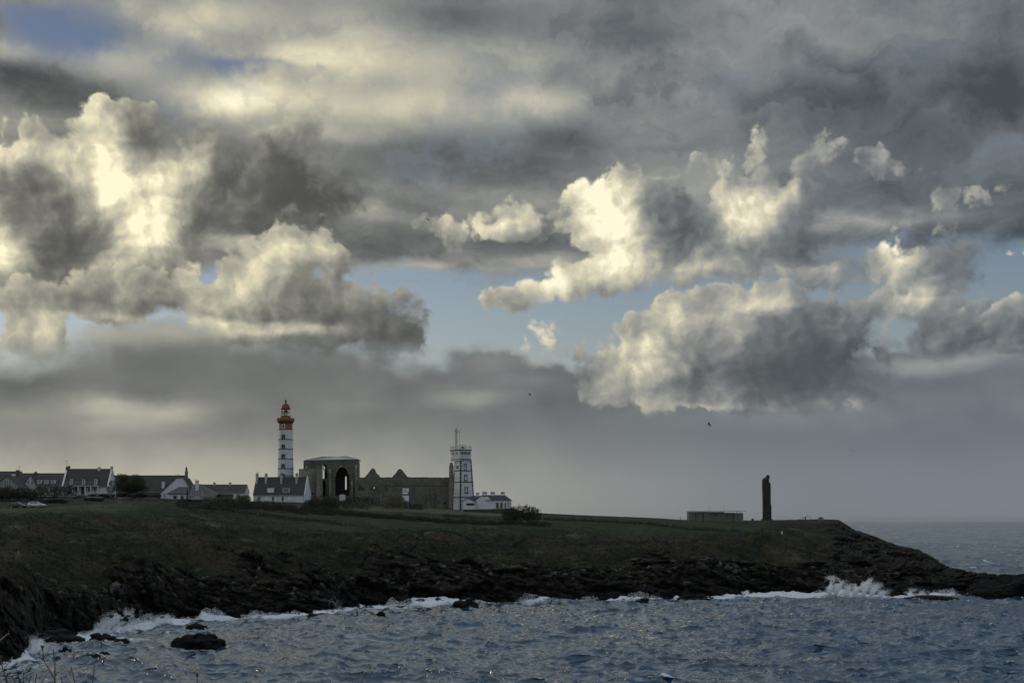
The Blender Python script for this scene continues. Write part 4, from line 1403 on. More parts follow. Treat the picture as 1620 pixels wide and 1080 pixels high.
# ------------------------------------------------------------------ lighthouse
D_L = 503.0
S = Site('lighthouse', 452, 797, D_L)
s_ = S.s
root = S.o


def ringz(y):
    return S.z(y)


def rad(y):
    return np.interp(y, [668, 680, 755, 797], [10.35, 10.75, 12.5, 13.6]) * s_


ys = [797, 752.5, 741.2, 726.0, 710.5, 695.2, 679.4, 668.6]
for k in range(len(ys) - 1):
    ya, yb_ = ys[k], ys[k + 1]
    MB().lathe([(rad(ya), ringz(ya) - (2.0 if k == 0 else 0)), (rad(yb_), ringz(yb_))], 40).build('tower_drum', M['tower_red' if k == 6 else 'tower_white'], root)
    if k < 6:
        MB().lathe([(rad(yb_) - 0.05, ringz(yb_) - 0.14), (rad(yb_) + 0.11, ringz(yb_) - 0.10), (rad(yb_) + 0.11, ringz(yb_) + 0.10), (rad(yb_) - 0.05, ringz(yb_) + 0.14)], 40).build('string_course', M['dark_stone'], root)
for k, yw in enumerate((753, 737.5, 722.2, 707, 691.4, 675)):     # stair windows with stone hoods
    r_ = rad(yw)
    a = -0.18
    w = MB()
    w.slab([(-0.62, -0.75), (0.62, -0.75), (0.62, 0.55), (0.38, 0.85), (-0.38, 0.85), (-0.62, 0.55)], -0.16, 0.25, [[(-0.34, -0.55), (0.34, -0.55), (0.34, 0.38), (0.18, 0.56), (-0.18, 0.56), (-0.34, 0.38)]])
    o = w.build('window', M['dark_stone' if k < 5 else 'tower_white'], root, loc=(math.sin(a) * r_, -math.cos(a) * r_, ringz(yw)), rz=a)
    MB().box(-0.4, 0.4, 0.0, 0.08, -0.6, 0.6).build('pane', M['glass'], o)
# gallery
g = MB().lathe([(rad(668.6), ringz(670)), (rad(668.6) + 0.25, ringz(669.2)), (13.1 * s_, ringz(667.0)), (13.3 * s_, ringz(666.6)), (13.3 * s_, ringz(665.4)), (9 * s_, ringz(665.2))], 40).build('gallery', M['dark_stone'], root)
par = MB()
for (ra, rb, za, zb) in ((13.0, 12.3, 665.2, 661.6),):
    n = 40
    for i in range(n):
        a0, a1 = 2 * math.pi * i / n, 2 * math.pi * (i + 1) / n
        q = []
        for (rr_, zz_) in ((ra, za), (ra, zb), (rb, zb), (rb, za)):
            for aa in (a0, a1):
                q.append((rr_ * s_ * math.cos(aa), rr_ * s_ * math.sin(aa), ringz(zz_)))
        par.add(q, [(0, 1, 3, 2), (2, 3, 5, 4), (4, 5, 7, 6)])
par.build('parapet', M['tower_red'], root)
for i in range(12):
    a = 2 * math.pi * i / 12
    MB().box(-0.16, 0.16, -0.16, 0.16, ringz(666), ringz(661)).build('parapet_post', M['tower_red'], root, loc=(13.0 * s_ * math.cos(a), 13.0 * s_ * math.sin(a), 0))
MB().lathe([(7.4 * s_, ringz(665.3)), (7.4 * s_, ringz(659.2)), (8.4 * s_, ringz(658.8)), (8.4 * s_, ringz(657.9)), (6.8 * s_, ringz(657.8))], 32).build('watch_room', M['tower_red'], root)
dr = MB().box(-0.42, 0.42, -0.05, 0.1, ringz(664.5), ringz(660.3)).build('door', M['grey_wall'], root)
dr.location = (0.25, -7.45 * s_, 0)
# lantern
MB().lathe([(6.6 * s_, ringz(657.8)), (6.6 * s_, ringz(647.6))], 32).build('lantern_pane', M['lantern_glass'], root)
for i in range(10):
    a = 2 * math.pi * (i + 0.3) / 10
    MB().tube([(6.7 * s_ * math.cos(a), 6.7 * s_ * math.sin(a), ringz(657.8)), (6.7 * s_ * math.cos(a), 6.7 * s_ * math.sin(a), ringz(647.5))], 0.06, 5).build('glazing_bar', M['dark_metal'], root)
hb = MB()
for yy in (654.4, 651.0):
    hb.tube([(6.72 * s_ * math.cos(t), 6.72 * s_ * math.sin(t), ringz(yy)) for t in np.linspace(0, 2 * math.pi, 33)], 0.045, 5)
hb.build('glazing_ring', M['dark_metal'], root)
MB().lathe([(0.35, ringz(657.7)), (0.4, ringz(656.2)), (0.85, ringz(655.6)), (1.0, ringz(653.6)), (0.9, ringz(651.4)), (0.55, ringz(650)), (0.3, ringz(648.6))], 20).build('lens', M['lens'], root, True)
MB().lathe([(7.1 * s_, ringz(647.7)), (7.35 * s_, ringz(646.9)), (7.0 * s_, ringz(645.6)), (6.4 * s_, ringz(643.2)), (5.3 * s_, ringz(640.8)), (3.6 * s_, ringz(638.9)), (1.7 * s_, ringz(637.9)), (1.0 * s_, ringz(637.2)),
            (0.9 * s_, ringz(636.2))], 32).build('dome', M['dome_red'], root, True)
MB().lathe([(0.9 * s_, ringz(636.3)), (1.6 * s_, ringz(635.5)), (1.9 * s_, ringz(634.4)), (1.5 * s_, ringz(633.0)), (0.6 * s_, ringz(632.2)), (0.15 * s_, ringz(631.8)), (0.08 * s_, ringz(628))], 20).build('ball_finial', M['dome_red'], root, True)
tag(root, 'tall round white lighthouse with red gallery, red dome and glazed lantern', 'lighthouse')

# ------------------------------------------------------------------ abbey ruins
D_A = 494.0
S = Site('abbey_choir', 524, 790, D_A, R(3))
s_ = S.s


def arch(x0, x1, ybot, yspring, ypeak, n=7):
    """pointed arch opening, photograph pixels"""
    xm = (x0 + x1) / 2
    pts = [(x0, ybot), (x1, ybot)]
    for i in range(n + 1):
        t = i / n
        pts.append((x1 + (xm - x1) * (1 - math.cos(t * math.pi / 2)) ** 0.9, yspring + (ypeak - yspring) * math.sin(t * math.pi / 2)))
    for i in range(n, -1, -1):
        t = i / n
        pts.append((x0 + (xm - x0) * (1 - math.cos(t * math.pi / 2)) ** 0.9, yspring + (ypeak - yspring) * math.sin(t * math.pi / 2)))
    out = []
    for p in pts:
        if not out or abs(p[0] - out[-1][0]) + abs(p[1] - out[-1][1]) > 0.05:
            out.append(p)
    return out


def loc2(pts, back=0.0):
    """the same sight lines carried to a wall `back` metres behind the front"""
    k = (S.d + back) / S.d
    return [(((x - HX) * k + HX - S.xc) * S.s, EYE + (HY - y) / F * (S.d + back) - (EYE + (HY - S.yb) / F * S.d)) for x, y in pts]


def jag(pts, step, amp, seed):
    """roughen a broken wall top"""
    r = random.Random(seed)
    out = []
    for (x0, z0), (x1, z1) in zip(pts[:-1], pts[1:]):
        n = max(1, int(math.hypot(x1 - x0, z1 - z0) / step))
        for i in range(n):
            t = i / n
            out.append((x0 + (x1 - x0) * t + r.uniform(-amp, amp) * 0.5, z0 + (z1 - z0) * t + r.uniform(-amp, amp)))
    out.append(pts[-1])
    return out


lancet = loc2(arch(509.6, 517.6, 757.5, 739, 733.5))
niche = loc2(arch(505.5, 515.2, 784, 761, 759.6))
great = loc2(arch(530.2, 552.6, 784, 758, 738.6))
right_edge = jag(loc2([(566, 795), (566, 725.8)]), 1.0, 0.10, 4)
front = loc2([(483, 795)]) + [right_edge[0]] + right_edge[1:] + loc2([(483, 727.6)])
MB().slab(front, 0, 1.0, [lancet, niche, great]).build('wall', M['abbey'], S.o)
lanc_b = loc2(arch(510.6, 517.4, 756.8, 741, 735), 12.5)
slit_b = loc2(arch(548.9, 551.4, 774, 756, 752.6), 12.5)
MB().slab(loc2([(483.5, 815), (565, 815), (565, 726.8), (483.5, 728.2)], 12.5), 12.2, 12.5, [lanc_b, slit_b]).build('rear_wall', M['abbey'], S.o)
for xe, wd in ((483, -1), (566, 1)):
    X = S.x(xe)
    a, b_ = (X, X + 0.9) if wd < 0 else (X - 0.9, X - 0.03)
    MB().box(a + 0.02, b_, 1.02, 12.18, -2, S.z(728.4)).build('side_wall', M['abbey'], S.o)
MB().box(S.x(516.5), S.x(528.5), 1.02, 11.0, -2, S.z(758.5)).build('partition_wall', M['abbey'], S.o)
tr = MB()                                                  # tracery of the lancet
xm = S.x(513.6)
tr.box(xm - 0.13, xm + 0.13, 0.3, 0.7, S.z(757.5), S.z(742))
tr.box(S.x(509.4), S.x(517.8), 0.32, 0.68, S.z(742.6), S.z(741.6))
for yy, rr_ in ((739.0, 0.62), (736.0, 0.42)):
    tr.tube([(xm + rr_ * math.cos(t), 0.5, S.z(yy) + rr_ * math.sin(t)) for t in np.linspace(0, 2 * math.pi, 13)], 0.11, 5)
tr.build('tracery', M['abbey'], S.o)
MB().tube([(S.x(495.5) + 1.05 * math.cos(t), -0.02, S.z(734.5) + 1.05 * math.sin(t)) for t in np.linspace(0, 2 * math.pi, 21)], 0.2, 6).build('oculus_ring', M['abbey'], S.o)
MB().lathe([(0.95, -0.03), (0.95, 0.05)], 20).build('blind_oculus', M['dark_stone'], S.o, loc=(S.x(495.5), -0.02, S.z(734.5))).rotation_euler = (R(90), 0, 0)
for bx, w_, yt in ((522.4, 3.6, 742), (563.6, 3.0, 735), (485, 3.2, 736), (556.8, 3.0, 760)):
    X = S.x(bx)
    hw = w_ * s_ / 2
    MB().add([(X - hw, -1.1, -2), (X + hw, -1.1, -2), (X + hw, -0.003, -2), (X - hw, -0.003, -2), (X - hw, -0.9, S.z(yt) - 1.2), (X + hw, -0.9, S.z(yt) - 1.2), (X + hw, -0.003, S.z(yt)), (X - hw, -0.003, S.z(yt))],
             [(0, 3, 2, 1), (4, 5, 6, 7), (0, 1, 5, 4), (1, 2, 6, 5), (2, 3, 7, 6), (3, 0, 4, 7)]).build('buttress', M['abbey_pale'], S.o)
for k in range(9):                                         # weathered voussoirs round the great arch
    t = (k + 0.5) / 9 * 2 - 1
    i = 2 + int((k + 0.5) / 9 * (len(great) - 3))
    X, Z = great[min(i, len(great) - 1)]
    cx_ = sum(p[0] for p in great) / len(great)
    MB().box(-0.28, 0.28, -0.16, -0.004, 0.08, 0.62).build('voussoir', M['abbey_pale'], S.o, loc=(X, 0, Z)).rotation_euler = (0, -math.atan2(cx_ - X, max(0.3, Z - S.z(762))) if Z > S.z(757) else (R(90) if X > cx_ else R(-90)), 0)
zt = [S.z(726.4, 0.5), S.z(727.3, 12)]
rfv = [(S.x(482.2), -0.35, S.z(727.5) + 0.02), (S.x(566.6), -0.35, S.z(725.7) + 0.02), (S.x(566.6) + 0.2, 12.9, S.z(725.7) + 0.02), (S.x(482.2) - 0.2, 12.9, S.z(727.5) + 0.02),
       (S.x(507.8), 6.3, S.z(722.4, 6.3)), (S.x(545), 6.3, S.z(721.2, 6.3))]
rfb = [(x, y, z - 0.22 if i < 4 else z - 0.5) for i, (x, y, z) in enumerate(rfv)]
rr = MB().add(rfv + rfb, [(0, 1, 5, 4), (1, 2, 5), (2, 3, 4, 5), (3, 0, 4), (6, 10, 11, 7), (7, 11, 8), (8, 11, 10, 9), (9, 10, 6), (0, 6, 7, 1), (1, 7, 8, 2), (2, 8, 9, 3), (3, 9, 6, 0)]).build('roof', M['zinc'], S.o)
for i in range(22):                                        # ribs of the sheet roof
    t = (i + 0.5) / 22
    a = Vector(rfv[0]).lerp(Vector(rfv[1]), t)
    b_ = Vector(rfv[4]).lerp(Vector(rfv[5]), t)
    MB().tube([a + Vector((0, 0, .03)), b_ + Vector((0, 0, .03))], 0.06, 4).build('roof_rib', M['dark_metal'], rr)
tag(S.o, 'roofed stone choir of the ruined abbey with a great pointed arch and traceried lancet', 'abbey ruin')

S = Site('abbey_apse', 486, 791, 482)
MB().lathe([(18.6 * S.s, -2), (18.4 * S.s, S.z(742)), (18.6 * S.s, S.z(741.6)), (18.6 * S.s, S.z(740.6)), (17 * S.s, S.z(740.5))], 14).build('wall', M['abbey_pale'], S.o, loc=(0, 7.2, 0))
MB().box(S.x(499.5), S.x(505.5), 1.4, 8, -2, S.z(741)).build('pier', M['abbey_pale'], S.o)
MB().box(S.x(491.5), S.x(493.5), 2.98, 3.6, S.z(781), S.z(779)).build('vent_hole', M['dark_opening'], S.o)
tag(S.o, 'rounded pale stone apse of the abbey beside the white keepers house', 'abbey ruin')

S = Site('abbey_nave', 640, 804, 489, R(2))
top = [(565, 754.8), (577, 754.8), (583, 748), (588, 741), (590.5, 740), (593.5, 742.4), (596, 748.5), (599, 751), (602, 754.6), (620, 754.6), (626, 748), (630.5, 741.6), (633, 741), (636, 742.6), (640, 748), (645, 754.4), (680, 754.6), (711, 754.8)]
tp = jag(loc2(list(reversed(top))), 0.8, 0.07, 9)
outl = loc2([(565, 812), (711, 812)]) + tp
broken_arch1 = loc2([(584.5, 775.6), (597.5, 775.6), (597, 771.5), (594.5, 768.8), (591, 767.6), (588, 769), (585.6, 772)])
broken_arch2 = loc2([(565.8, 775.6), (577, 775.6), (576, 771.4), (573, 769), (570, 768.2), (567, 770.5)])
rect1 = loc2([(609, 776), (613.2, 776), (613.2, 769), (609, 769)])
rect2 = loc2([(625.4, 775.4), (627.6, 775.4), (627.6, 771.4), (625.4, 771.4)])
rect3 = loc2([(697, 784), (699.4, 784), (699.4, 778.6), (697, 778.6)])
MB().slab(outl, 0, 1.1, [broken_arch1, broken_arch2, rect1, rect2, rect3]).build('wall', M['abbey'], S.o)
hole = loc2([(592.2, 772.4), (594.2, 772.4), (594.2, 770.2), (592.2, 770.2)], 8)
MB().slab(loc2([(567, 818), (709, 818), (709, 757.0), (567, 757.0)], 8), 8, 8.8, [hole]).build('rear_wall', M['abbey'], S.o)
for (yy, x0, x1) in ((767, 600, 708), (783.4, 598, 632)):
    MB().box(S.x(x0), S.x(x1), -0.18, -0.004, S.z(yy) - 0.12, S.z(yy) + 0.12).build('string_course', M['abbey'], S.o)
for bx in (603, 652, 684):
    X = S.x(bx)
    MB().box(X - 0.5, X + 0.5, -0.5, -0.004, -2, S.z(770)).build('buttress', M['abbey'], S.o)
MB().slab(loc2([(709.8, 812), (719.4, 812), (719.2, 790), (717.4, 738), (716, 731.8), (712, 731.4), (710.6, 738)]), -1.2, 2.2).build('end_pier', M['abbey_pale'], S.o)
for (x0, x1, yy) in ((674, 682, 784), (688, 706, 798)):
    MB().slab(loc2([(x0, 812), (x1, 812), (x1 - 1, yy + 2), (x0 + 2, yy)]), -1.0, -0.01).build('fallen_wall', M['abbey'], S.o)
MB().slab(loc2([(702, 797), (706, 797), (706, 793.5), (702, 793.5)]), -0.06, -0.003).build('blocked_opening', M['dark_opening'], S.o)
tag(S.o, 'roofless stone nave of the abbey with two broken gables', 'abbey ruin')

# ------------------------------------------------------------------ signal tower
S = Site('signal_tower', 728.6, 804, 478)
s_ = S.s
root = S.o
ang = R(30)


def sq(w, y, c=(0, 0)):
    """square ring turned so its near edge is a quarter way along"""
    z = S.z(y)
    pts = []
    for a, b_ in ((0, 0), (w, 0), (w, w), (0, w)):
        pts.append((c[0] + a * math.cos(ang) - b_ * math.sin(ang), c[1] + a * math.sin(ang) + b_ * math.cos(ang), z))
    return pts


def wlev(y):
    return np.interp(y, [725, 804], [16.5, 22.6]) * s_ / math.cos(ang)


def corner(y):
    w = wlev(y)
    w0 = wlev(725)
    e = (w - w0) / 2
    return (-(e * math.cos(ang) - e * math.sin(ang)) * 0.35, -(e * math.sin(ang) + e * math.cos(ang)))


def face_pt(y, t, side):
    """point on the right (0) or left (1) visible face"""
    q = sq(wlev(y), y, corner(y))
    a, b_ = Vector(q[0]), Vector(q[1] if side == 0 else q[3])
    return a.lerp(b_, t)


lev = [808, 786, 762, 744, 727]
for a, b_ in zip(lev[:-1], lev[1:]):
    MB().frustum(None, None, sq(wlev(a), a, corner(a)), sq(wlev(b_), b_, corner(b_))).build('tower_stage', M['tower_white'], root)
    if b_ > 730:
        q = MB()
        w = wlev(b_) + 0.24
        c = corner(b_)
        c = (c[0] - 0.12 * math.cos(ang) + 0.12 * math.sin(ang), c[1] - 0.12 * math.sin(ang) - 0.12 * math.cos(ang))
        r0 = [(x, y, z - 0.13) for x, y, z in sq(w, b_, c)]
        r1 = [(x, y, z + 0.13) for x, y, z in sq(w, b_, c)]
        q.frustum(None, None, r0, r1).build('band', M['dark_stone'], root)
nq = 26
qlong = None
for i in range(nq):                                        # dark quoins stepping up the corners
    y = 726.5 + (806 - 726.5) * (i + 0.5) / nq
    h = (806 - 726.5) / nq * s_ * 0.46
    for (t, side) in ((0, 0), (1, 0), (1, 1)):
        p = face_pt(y, t, side)
        L = 0.46 if i % 2 else 0.26
        bx = MB()
        if t == 0:
            bx.box(-0.07, L, -0.07, 0.3, -h, h)
            bx.box(-0.065, 0.3, -0.065, L * 0.8, -h * 0.99, h * 0.99)
        elif side == 0:
            bx.box(-L, 0.07, -0.07, 0.3, -h, h)
        else:
            bx.box(-0.07, 0.3, -L, 0.07, -h, h)
        bx.build('quoin', M['dark_stone'], root, loc=p, rz=ang)


def face_window(x0, x1, y0, y1, side, parent, lx=0.0):
    ym = (y0 + y1) / 2
    xa, xb = S.x(x0), S.x(x1)
    p0, p1 = face_pt(ym, 0, side), face_pt(ym, 1, side)
    t = ((xa + xb) / 2 - p0.x) / (p1.x - p0.x)
    p = p0.lerp(p1, t)
    hw = (xb - xa) / 2 / (math.cos(ang) if side == 0 else math.sin(ang))
    hh = (y1 - y0) * s_ / 2
    rz = ang if side == 0 else ang - R(90)
    o = MB().slab([(-hw, -hh), (hw, -hh), (hw, hh), (-hw, hh)], -0.16, 0.25, [[(-hw + 0.16, -hh + 0.16), (hw - 0.16, -hh + 0.16), (hw - 0.16, hh - 0.16), (-hw + 0.16, hh - 0.16)]]).build('window', M['dark_stone'], parent, loc=p, rz=rz)
    MB().box(-hw + 0.1, hw - 0.1, 0.0, 0.06, -hh + 0.1, hh - 0.1).build('pane', M['grey_wall'], o)
    MB().box(-hw - 0.12, hw + 0.12, -0.3, -0.003, -hh - 0.16, -hh - 0.004).build('sill', M['dark_stone'], o)
    return o


face_window(733.6, 738.2, 732.5, 743.4, 0, root)
face_window(734.2, 739.0, 750, 759.4, 0, root)
face_window(735.0, 740.0, 769.6, 779, 0, root)
face_window(722.4, 725.2, 736, 739.5, 1, root)
# look-out room
gw = 17.6 * s_ / math.cos(ang)
gc = (-2.8 * s_, -0.3)
gd = 14.6 * s_ / math.sin(ang)


def rect(k, y, grow=0.0):
    """ring of the look-out room, grown outwards by a margin"""
    z = S.z(y)
    w, dp = gw * k + 2 * grow, gd * k + 2 * grow
    ox, oy = gc[0] - grow * (math.cos(ang) - math.sin(ang)), gc[1] - grow * (math.sin(ang) + math.cos(ang))
    return [(ox + a * math.cos(ang) - b_ * math.sin(ang), oy + a * math.sin(ang) + b_ * math.cos(ang), z) for a, b_ in ((0, 0), (w, 0), (w, dp), (0, dp))]


gc = (-1.6 * s_, -0.45)
MB().frustum(None, None, rect(1.0, 728.5), rect(1.0, 711.9, 0.10)).build('lookout_room', M['tower_white'], root)
MB().frustum(None, None, rect(1.0, 712, 0.28), rect(1.0, 710.6, 0.28)).build('roof_slab', M['dark_stone'], root)
MB().frustum(None, None, rect(1.0, 726.4, 0.10), rect(1.0, 725.4, 0.10)).build('corbel_band', M['dark_stone'], root)


def room_pt(y, t, side):
    q = rect(1.0, y, 0.10)
    return Vector(q[0]).lerp(Vector(q[1] if side == 0 else q[3]), t)


for (t, side) in ((0.22, 0), (0.5, 0), (0.78, 0), (0.3, 1), (0.7, 1)):
    rz = ang if side == 0 else ang - R(90)
    o = MB().slab([(-0.50, -0.42), (0.50, -0.42), (0.50, 0.42), (-0.50, 0.42)], -0.10, 0.1, [[(-0.42, -0.34), (0.42, -0.34), (0.42, 0.34), (-0.42, 0.34)]]).build('window', M['grey_metal'], root, loc=room_pt(716.2, t, side), rz=rz)
    MB().box(-0.46, 0.46, -0.02, 0.05, -0.38, 0.38).build('pane', M['glass'], o)
for i in range(7):
    MB().box(-0.09, 0.09, -0.10, 0.12, -0.16, 0.16).build('corbel', M['dark_stone'], root, loc=room_pt(727.4, 0.06 + 0.88 * i / 6, 0) + Vector((0.02, 0.12, 0)), rz=ang)
rl = MB()
qq = [Vector(v) for v in rect(1.0, 710.5, 0.16)]
for a, b_ in zip(qq, qq[1:] + qq[:1]):
    for h in (0.55, 1.1):
        rl.tube([a + Vector((0, 0, h)), b_ + Vector((0, 0, h))], 0.03, 4)
    for i in range(6):
        p = a.lerp(b_, i / 6)
        rl.tube([p, p + Vector((0, 0, 1.1))], 0.03, 4)
rl.build('railing', M['grey_metal'], root)
cz = S.z(710.4)


def mast_x(x):
    return S.x(x)


ms = MB()
ym = 3.2
for xx, yy in ((719.6, ym), (722.6, ym), (721.1, ym + 0.5)):
    ms.tube([(mast_x(xx), yy, cz), (mast_x(xx) * 0.98 + mast_x(721.2) * 0.02, yy, S.z(676.8, 3))], 0.09, 5)
for i in range(11):
    z0 = cz + i * (S.z(677, 3) - cz) / 11
    z1 = z0 + (S.z(677, 3) - cz) / 11
    ms.tube([(mast_x(719.6), ym, z0), (mast_x(722.6), ym, z1)], 0.05, 4)
    ms.tube([(mast_x(719.6), ym, z1), (mast_x(722.6), ym, z1)], 0.05, 4)
ms.tube([(mast_x(722.6), ym, S.z(678, 3)), (mast_x(722.6), ym, S.z(671.5, 3))], 0.06, 5)
ms.tube([(mast_x(717.6), ym, S.z(682.4, 3)), (mast_x(728), ym, S.z(682.0, 3))], 0.075, 5)
ms.tube([(mast_x(722.6), ym, S.z(684, 3)), (mast_x(730.6), ym, S.z(676, 3))], 0.085, 5)
ms.tube([(mast_x(717.6), ym, S.z(684, 3)), (mast_x(717.6), ym, S.z(680.6, 3))], 0.055, 5)
ms.build('lattice_mast', M['grey_metal'], root)
m2 = MB().tube([(mast_x(726.5), 3.0, cz), (mast_x(726.5), 3.0, S.z(682.6, 3))], [0.085, 0.05], 5)
m2.box(mast_x(726.5) - 0.09, mast_x(726.5) + 0.09, 2.9, 3.1, S.z(691, 3), S.z(690, 3))
m2.box(mast_x(726.5) - 0.09, mast_x(726.5) + 0.09, 2.9, 3.1, S.z(703.5, 3), S.z(702.5, 3))
m2.build('whip_mast', M['grey_metal'], root)
rd = MB()
for xx in (728.5, 732.5, 736.5):
    rd.tube([(mast_x(xx), 2.0, cz), (mast_x(xx), 2.0, S.z(703.6, 2))], 0.065, 5)
for yy in (703.6, 706.2):
    rd.tube([(mast_x(728.5), 2.0, S.z(yy, 2)), (mast_x(736.5), 2.0, S.z(yy, 2))], 0.06, 5)
rd.box(mast_x(730), mast_x(735), 1.8, 2.2, S.z(709.5, 2), S.z(707.8, 2))
rd.lathe([(0.28, S.z(707.7, 2)), (0.32, S.z(706.8, 2)), (0.10, S.z(705.6, 2))], 10, mast_x(731.6), 2.0)
rd.build('radar_platform', M['dark_metal'], root)
for xx, yt in ((712.4, 702), (714.6, 705.6), (716.8, 704.5), (742.8, 703), (744.6, 706)):
    MB().tube([(mast_x(xx), 2.2, cz - 0.2), (mast_x(xx), 2.2, S.z(yt, 2))], [0.07, 0.04], 5).tube([(mast_x(xx) - 0.4, 2.2, S.z(yt + 1.5, 2)), (mast_x(xx) + 0.4, 2.2, S.z(yt + 1.2, 2))], 0.04, 4).build('whip_aerial', M['grey_metal'], root)
tag(root, 'square white signal tower with dark quoins and a radio mast on its look-out room', 'signal tower')

# --- white buildings at the foot of the signal tower
S = Site('annex_house', 770, 804, 470)
S.gable_body([(751, 810), (751, 792.8), (763, 783.2), (770.4, 783.2), (778, 791.6), (778, 810)], 7.5, 'white_wall', 'slate_blue', roof_edges=[(1, 2), (3, 4)], over=0.05)
S.chimney(766.6, 778.6, 785, 8.0, 0.5, 'white_wall', 1.0, 3)
X0, X1 = S.x(778), S.x(809)
MB().box(X0, X1, 0.02, 6.5, -2, S.z(791.2)).build('side_wall', M['white_wall'], S.o)
zr_ = S.z(782.6, 3.4)
ze_ = S.z(791.2)
MB().add([(X0 - 2.2, -0.25, ze_), (X1 + 0.25, -0.25, ze_), (X1 + 0.25, 6.8, ze_), (X0 - 2.2, 6.8, ze_), (S.x(769.5), 3.3, zr_), (S.x(798.5), 3.3, zr_)],
         [(0, 1, 5, 4), (1, 2, 5), (2, 3, 4, 5), (3, 0, 4), (0, 3, 2, 1)]).build('roof', M['slate_blue'], S.o)
S.chimney(779.4, 778.8, 788, 7.4, 3.3, 'white_wall', 0.9, 3)
S.chimney(795.4, 778.9, 788, 6.0, 3.3, 'white_wall', 0.9, 3)
S.door(785, 788.6, 795, 803.6, 'wood_dark')
S.door(791.6, 795, 795, 803.6, 'wood_dark')
S.window(798.4, 800.4, 795, 802.4, bars=0, frame='wood_dark')
S.window(803.0, 805.2, 793.4, 799.6, bars=0)
S.window(806.0, 808.0, 793.4, 799.6, bars=0)
tag(S.o, 'low white house with blue-grey roof and three chimneys right of the signal tower', 'house')

S = Site('annex_house', 741, 804.5, 466)
S.gable_body([(730.6, 810), (730.6, 792.8), (740.4, 787.8), (751.4, 793), (751.4, 810)], 6.0, 'white_wall', 'slate_blue', roof_edges=[(1, 2), (2, 3)])
MB().box(S.x(737.6), S.x(750.8), -0.10, -0.004, S.z(799), S.z(795.6)).build('window_band', M['dark_opening'], S.o)
MB().tube([(S.x(732), -0.08, -1), (S.x(732), -0.08, S.z(793))], 0.05).build('downpipe', M['grey_metal'], S.o)
rv = [(S.x(735), 6.02, S.z(791)), (S.x(760), 6.02, S.z(791)), (S.x(760), 13, S.z(791)), (S.x(735), 13, S.z(791)), (S.x(746), 9, S.z(783.6, 9)), (S.x(761), 9, S.z(783.6, 9))]
MB().add(rv, [(0, 1, 5, 4), (2, 3, 4, 5), (3, 0, 4), (1, 2, 5), (0, 3, 2, 1)]).build('rear_roof', M['slate_blue'], S.o)
S.chimney(754.6, 779.8, 788, 5.2, 9.0, 'white_wall', 0.9, 2)
MB().box(S.x(737), S.x(759), 6.2, 12.6, -2, S.z(791.2)).build('rear_wall', M['white_wall'], S.o)
tag(S.o, 'small white gabled outbuilding with one dark window band at the tower foot', 'house')

# ------------------------------------------------------------------ bunker
S = Site('bunker', 1133, 824.5, 494)
def bz(y): return S.z(y)
for (x0, x1, y0, dep, yt) in ((1090, 1099.6, 0.0, 6, 810), (1100.4, 1111.8, 0.35, 6, 810), (1113.2, 1124, 0.1, 6, 810), (1124.4, 1146, 0.8, 7, 810.2), (1146.1, 1161.6, 0.8, 7, 811.6), (1162, 1176, 0.3, 6, 812)):
    MB().box(S.x(x0), S.x(x1), y0, dep, -2.5, bz(yt)).build('wall', M['concrete'], S.o)
    MB().box(S.x(x0) - 0.05, S.x(x1) + 0.05, y0 - 0.08, dep, bz(yt) + 0.003, bz(yt) + 0.2).build('coping', M['dark_stone'], S.o)
for (x0, x1, y0, y1, yp) in ((1099.62, 1100.38, 811, 824, 0.5), (1111.85, 1113.15, 811, 824, 0.5), (1131, 1134, 813.4, 816, 0.8), (1150, 1152, 815, 817, 0.8)):
    MB().box(S.x(x0), S.x(x1), yp - 0.03, yp + 0.3, bz(y1), bz(y0)).build('embrasure', M['dark_opening'], S.o)
MB().box(S.x(1087.6), S.x(1179.6), -0.5, 6.5, bz(808.2), bz(807.5)).build('roof_slab', M['grey_wall'], S.o)
for xx in (1149.5, 1155, 1160.8, 1166, 1171.6):
    MB().box(S.x(xx) - 0.07, S.x(xx) + 0.07, 0.9, 1.1, bz(812), bz(808.21)).build('post', M['dark_metal'], S.o)
for xx, yt in ((1122.8, 794.2), (1146.4, 797.2)):
    MB().tube([(S.x(xx), 2, bz(807.8)), (S.x(xx) - 0.15, 2, bz(yt))], [0.05, 0.02], 5).build('whip_aerial', M['dark_metal'], S.o)
tag(S.o, 'low concrete bunker under a thin flat slab roof', 'bunker')

# ------------------------------------------------------------------ memorial stele: shaft with the bowed head of a mourning woman
S = Site('memorial_stele', 1212.5, 822.5, 540)
s_ = S.s
prof = [(1206.9, 828), (1219.6, 828), (1219.5, 798.2), (1218.7, 797.6), (1218.5, 766), (1217.9, 763.6), (1216.6, 762.2), (1215.7, 760.6), (1216.3, 759.2), (1215.9, 757.9), (1216.9, 756.6), (1217.4, 754.6), (1217.0, 752.4), (1215.6, 750.9),
        (1213.7, 750.9), (1212.4, 752.4), (1211.9, 754.4), (1210.6, 755.3), (1208.4, 755.9), (1206.7, 757.2), (1206.1, 759.6), (1206.2, 773), (1206.9, 790), (1206.9, 798)]
bm = bmesh.new()
fr = [bm.verts.new((S.x(a), -1.3, S.z(b_))) for a, b_ in prof]
f0 = bm.faces.new(fr)
ex = bmesh.ops.extrude_face_region(bm, geom=[f0])
bmesh.ops.translate(bm, vec=(0, 2.6, 0), verts=[v for v in ex['geom'] if isinstance(v, bmesh.types.BMVert)])
bmesh.ops.recalc_face_normals(bm, faces=bm.faces)
bmesh.ops.bevel(bm, geom=[e for e in bm.edges if abs((e.verts[0].co - e.verts[1].co).y) < 0.01 and e.verts[0].co.z > S.z(800)], offset=0.28, segments=2, affect='EDGES')
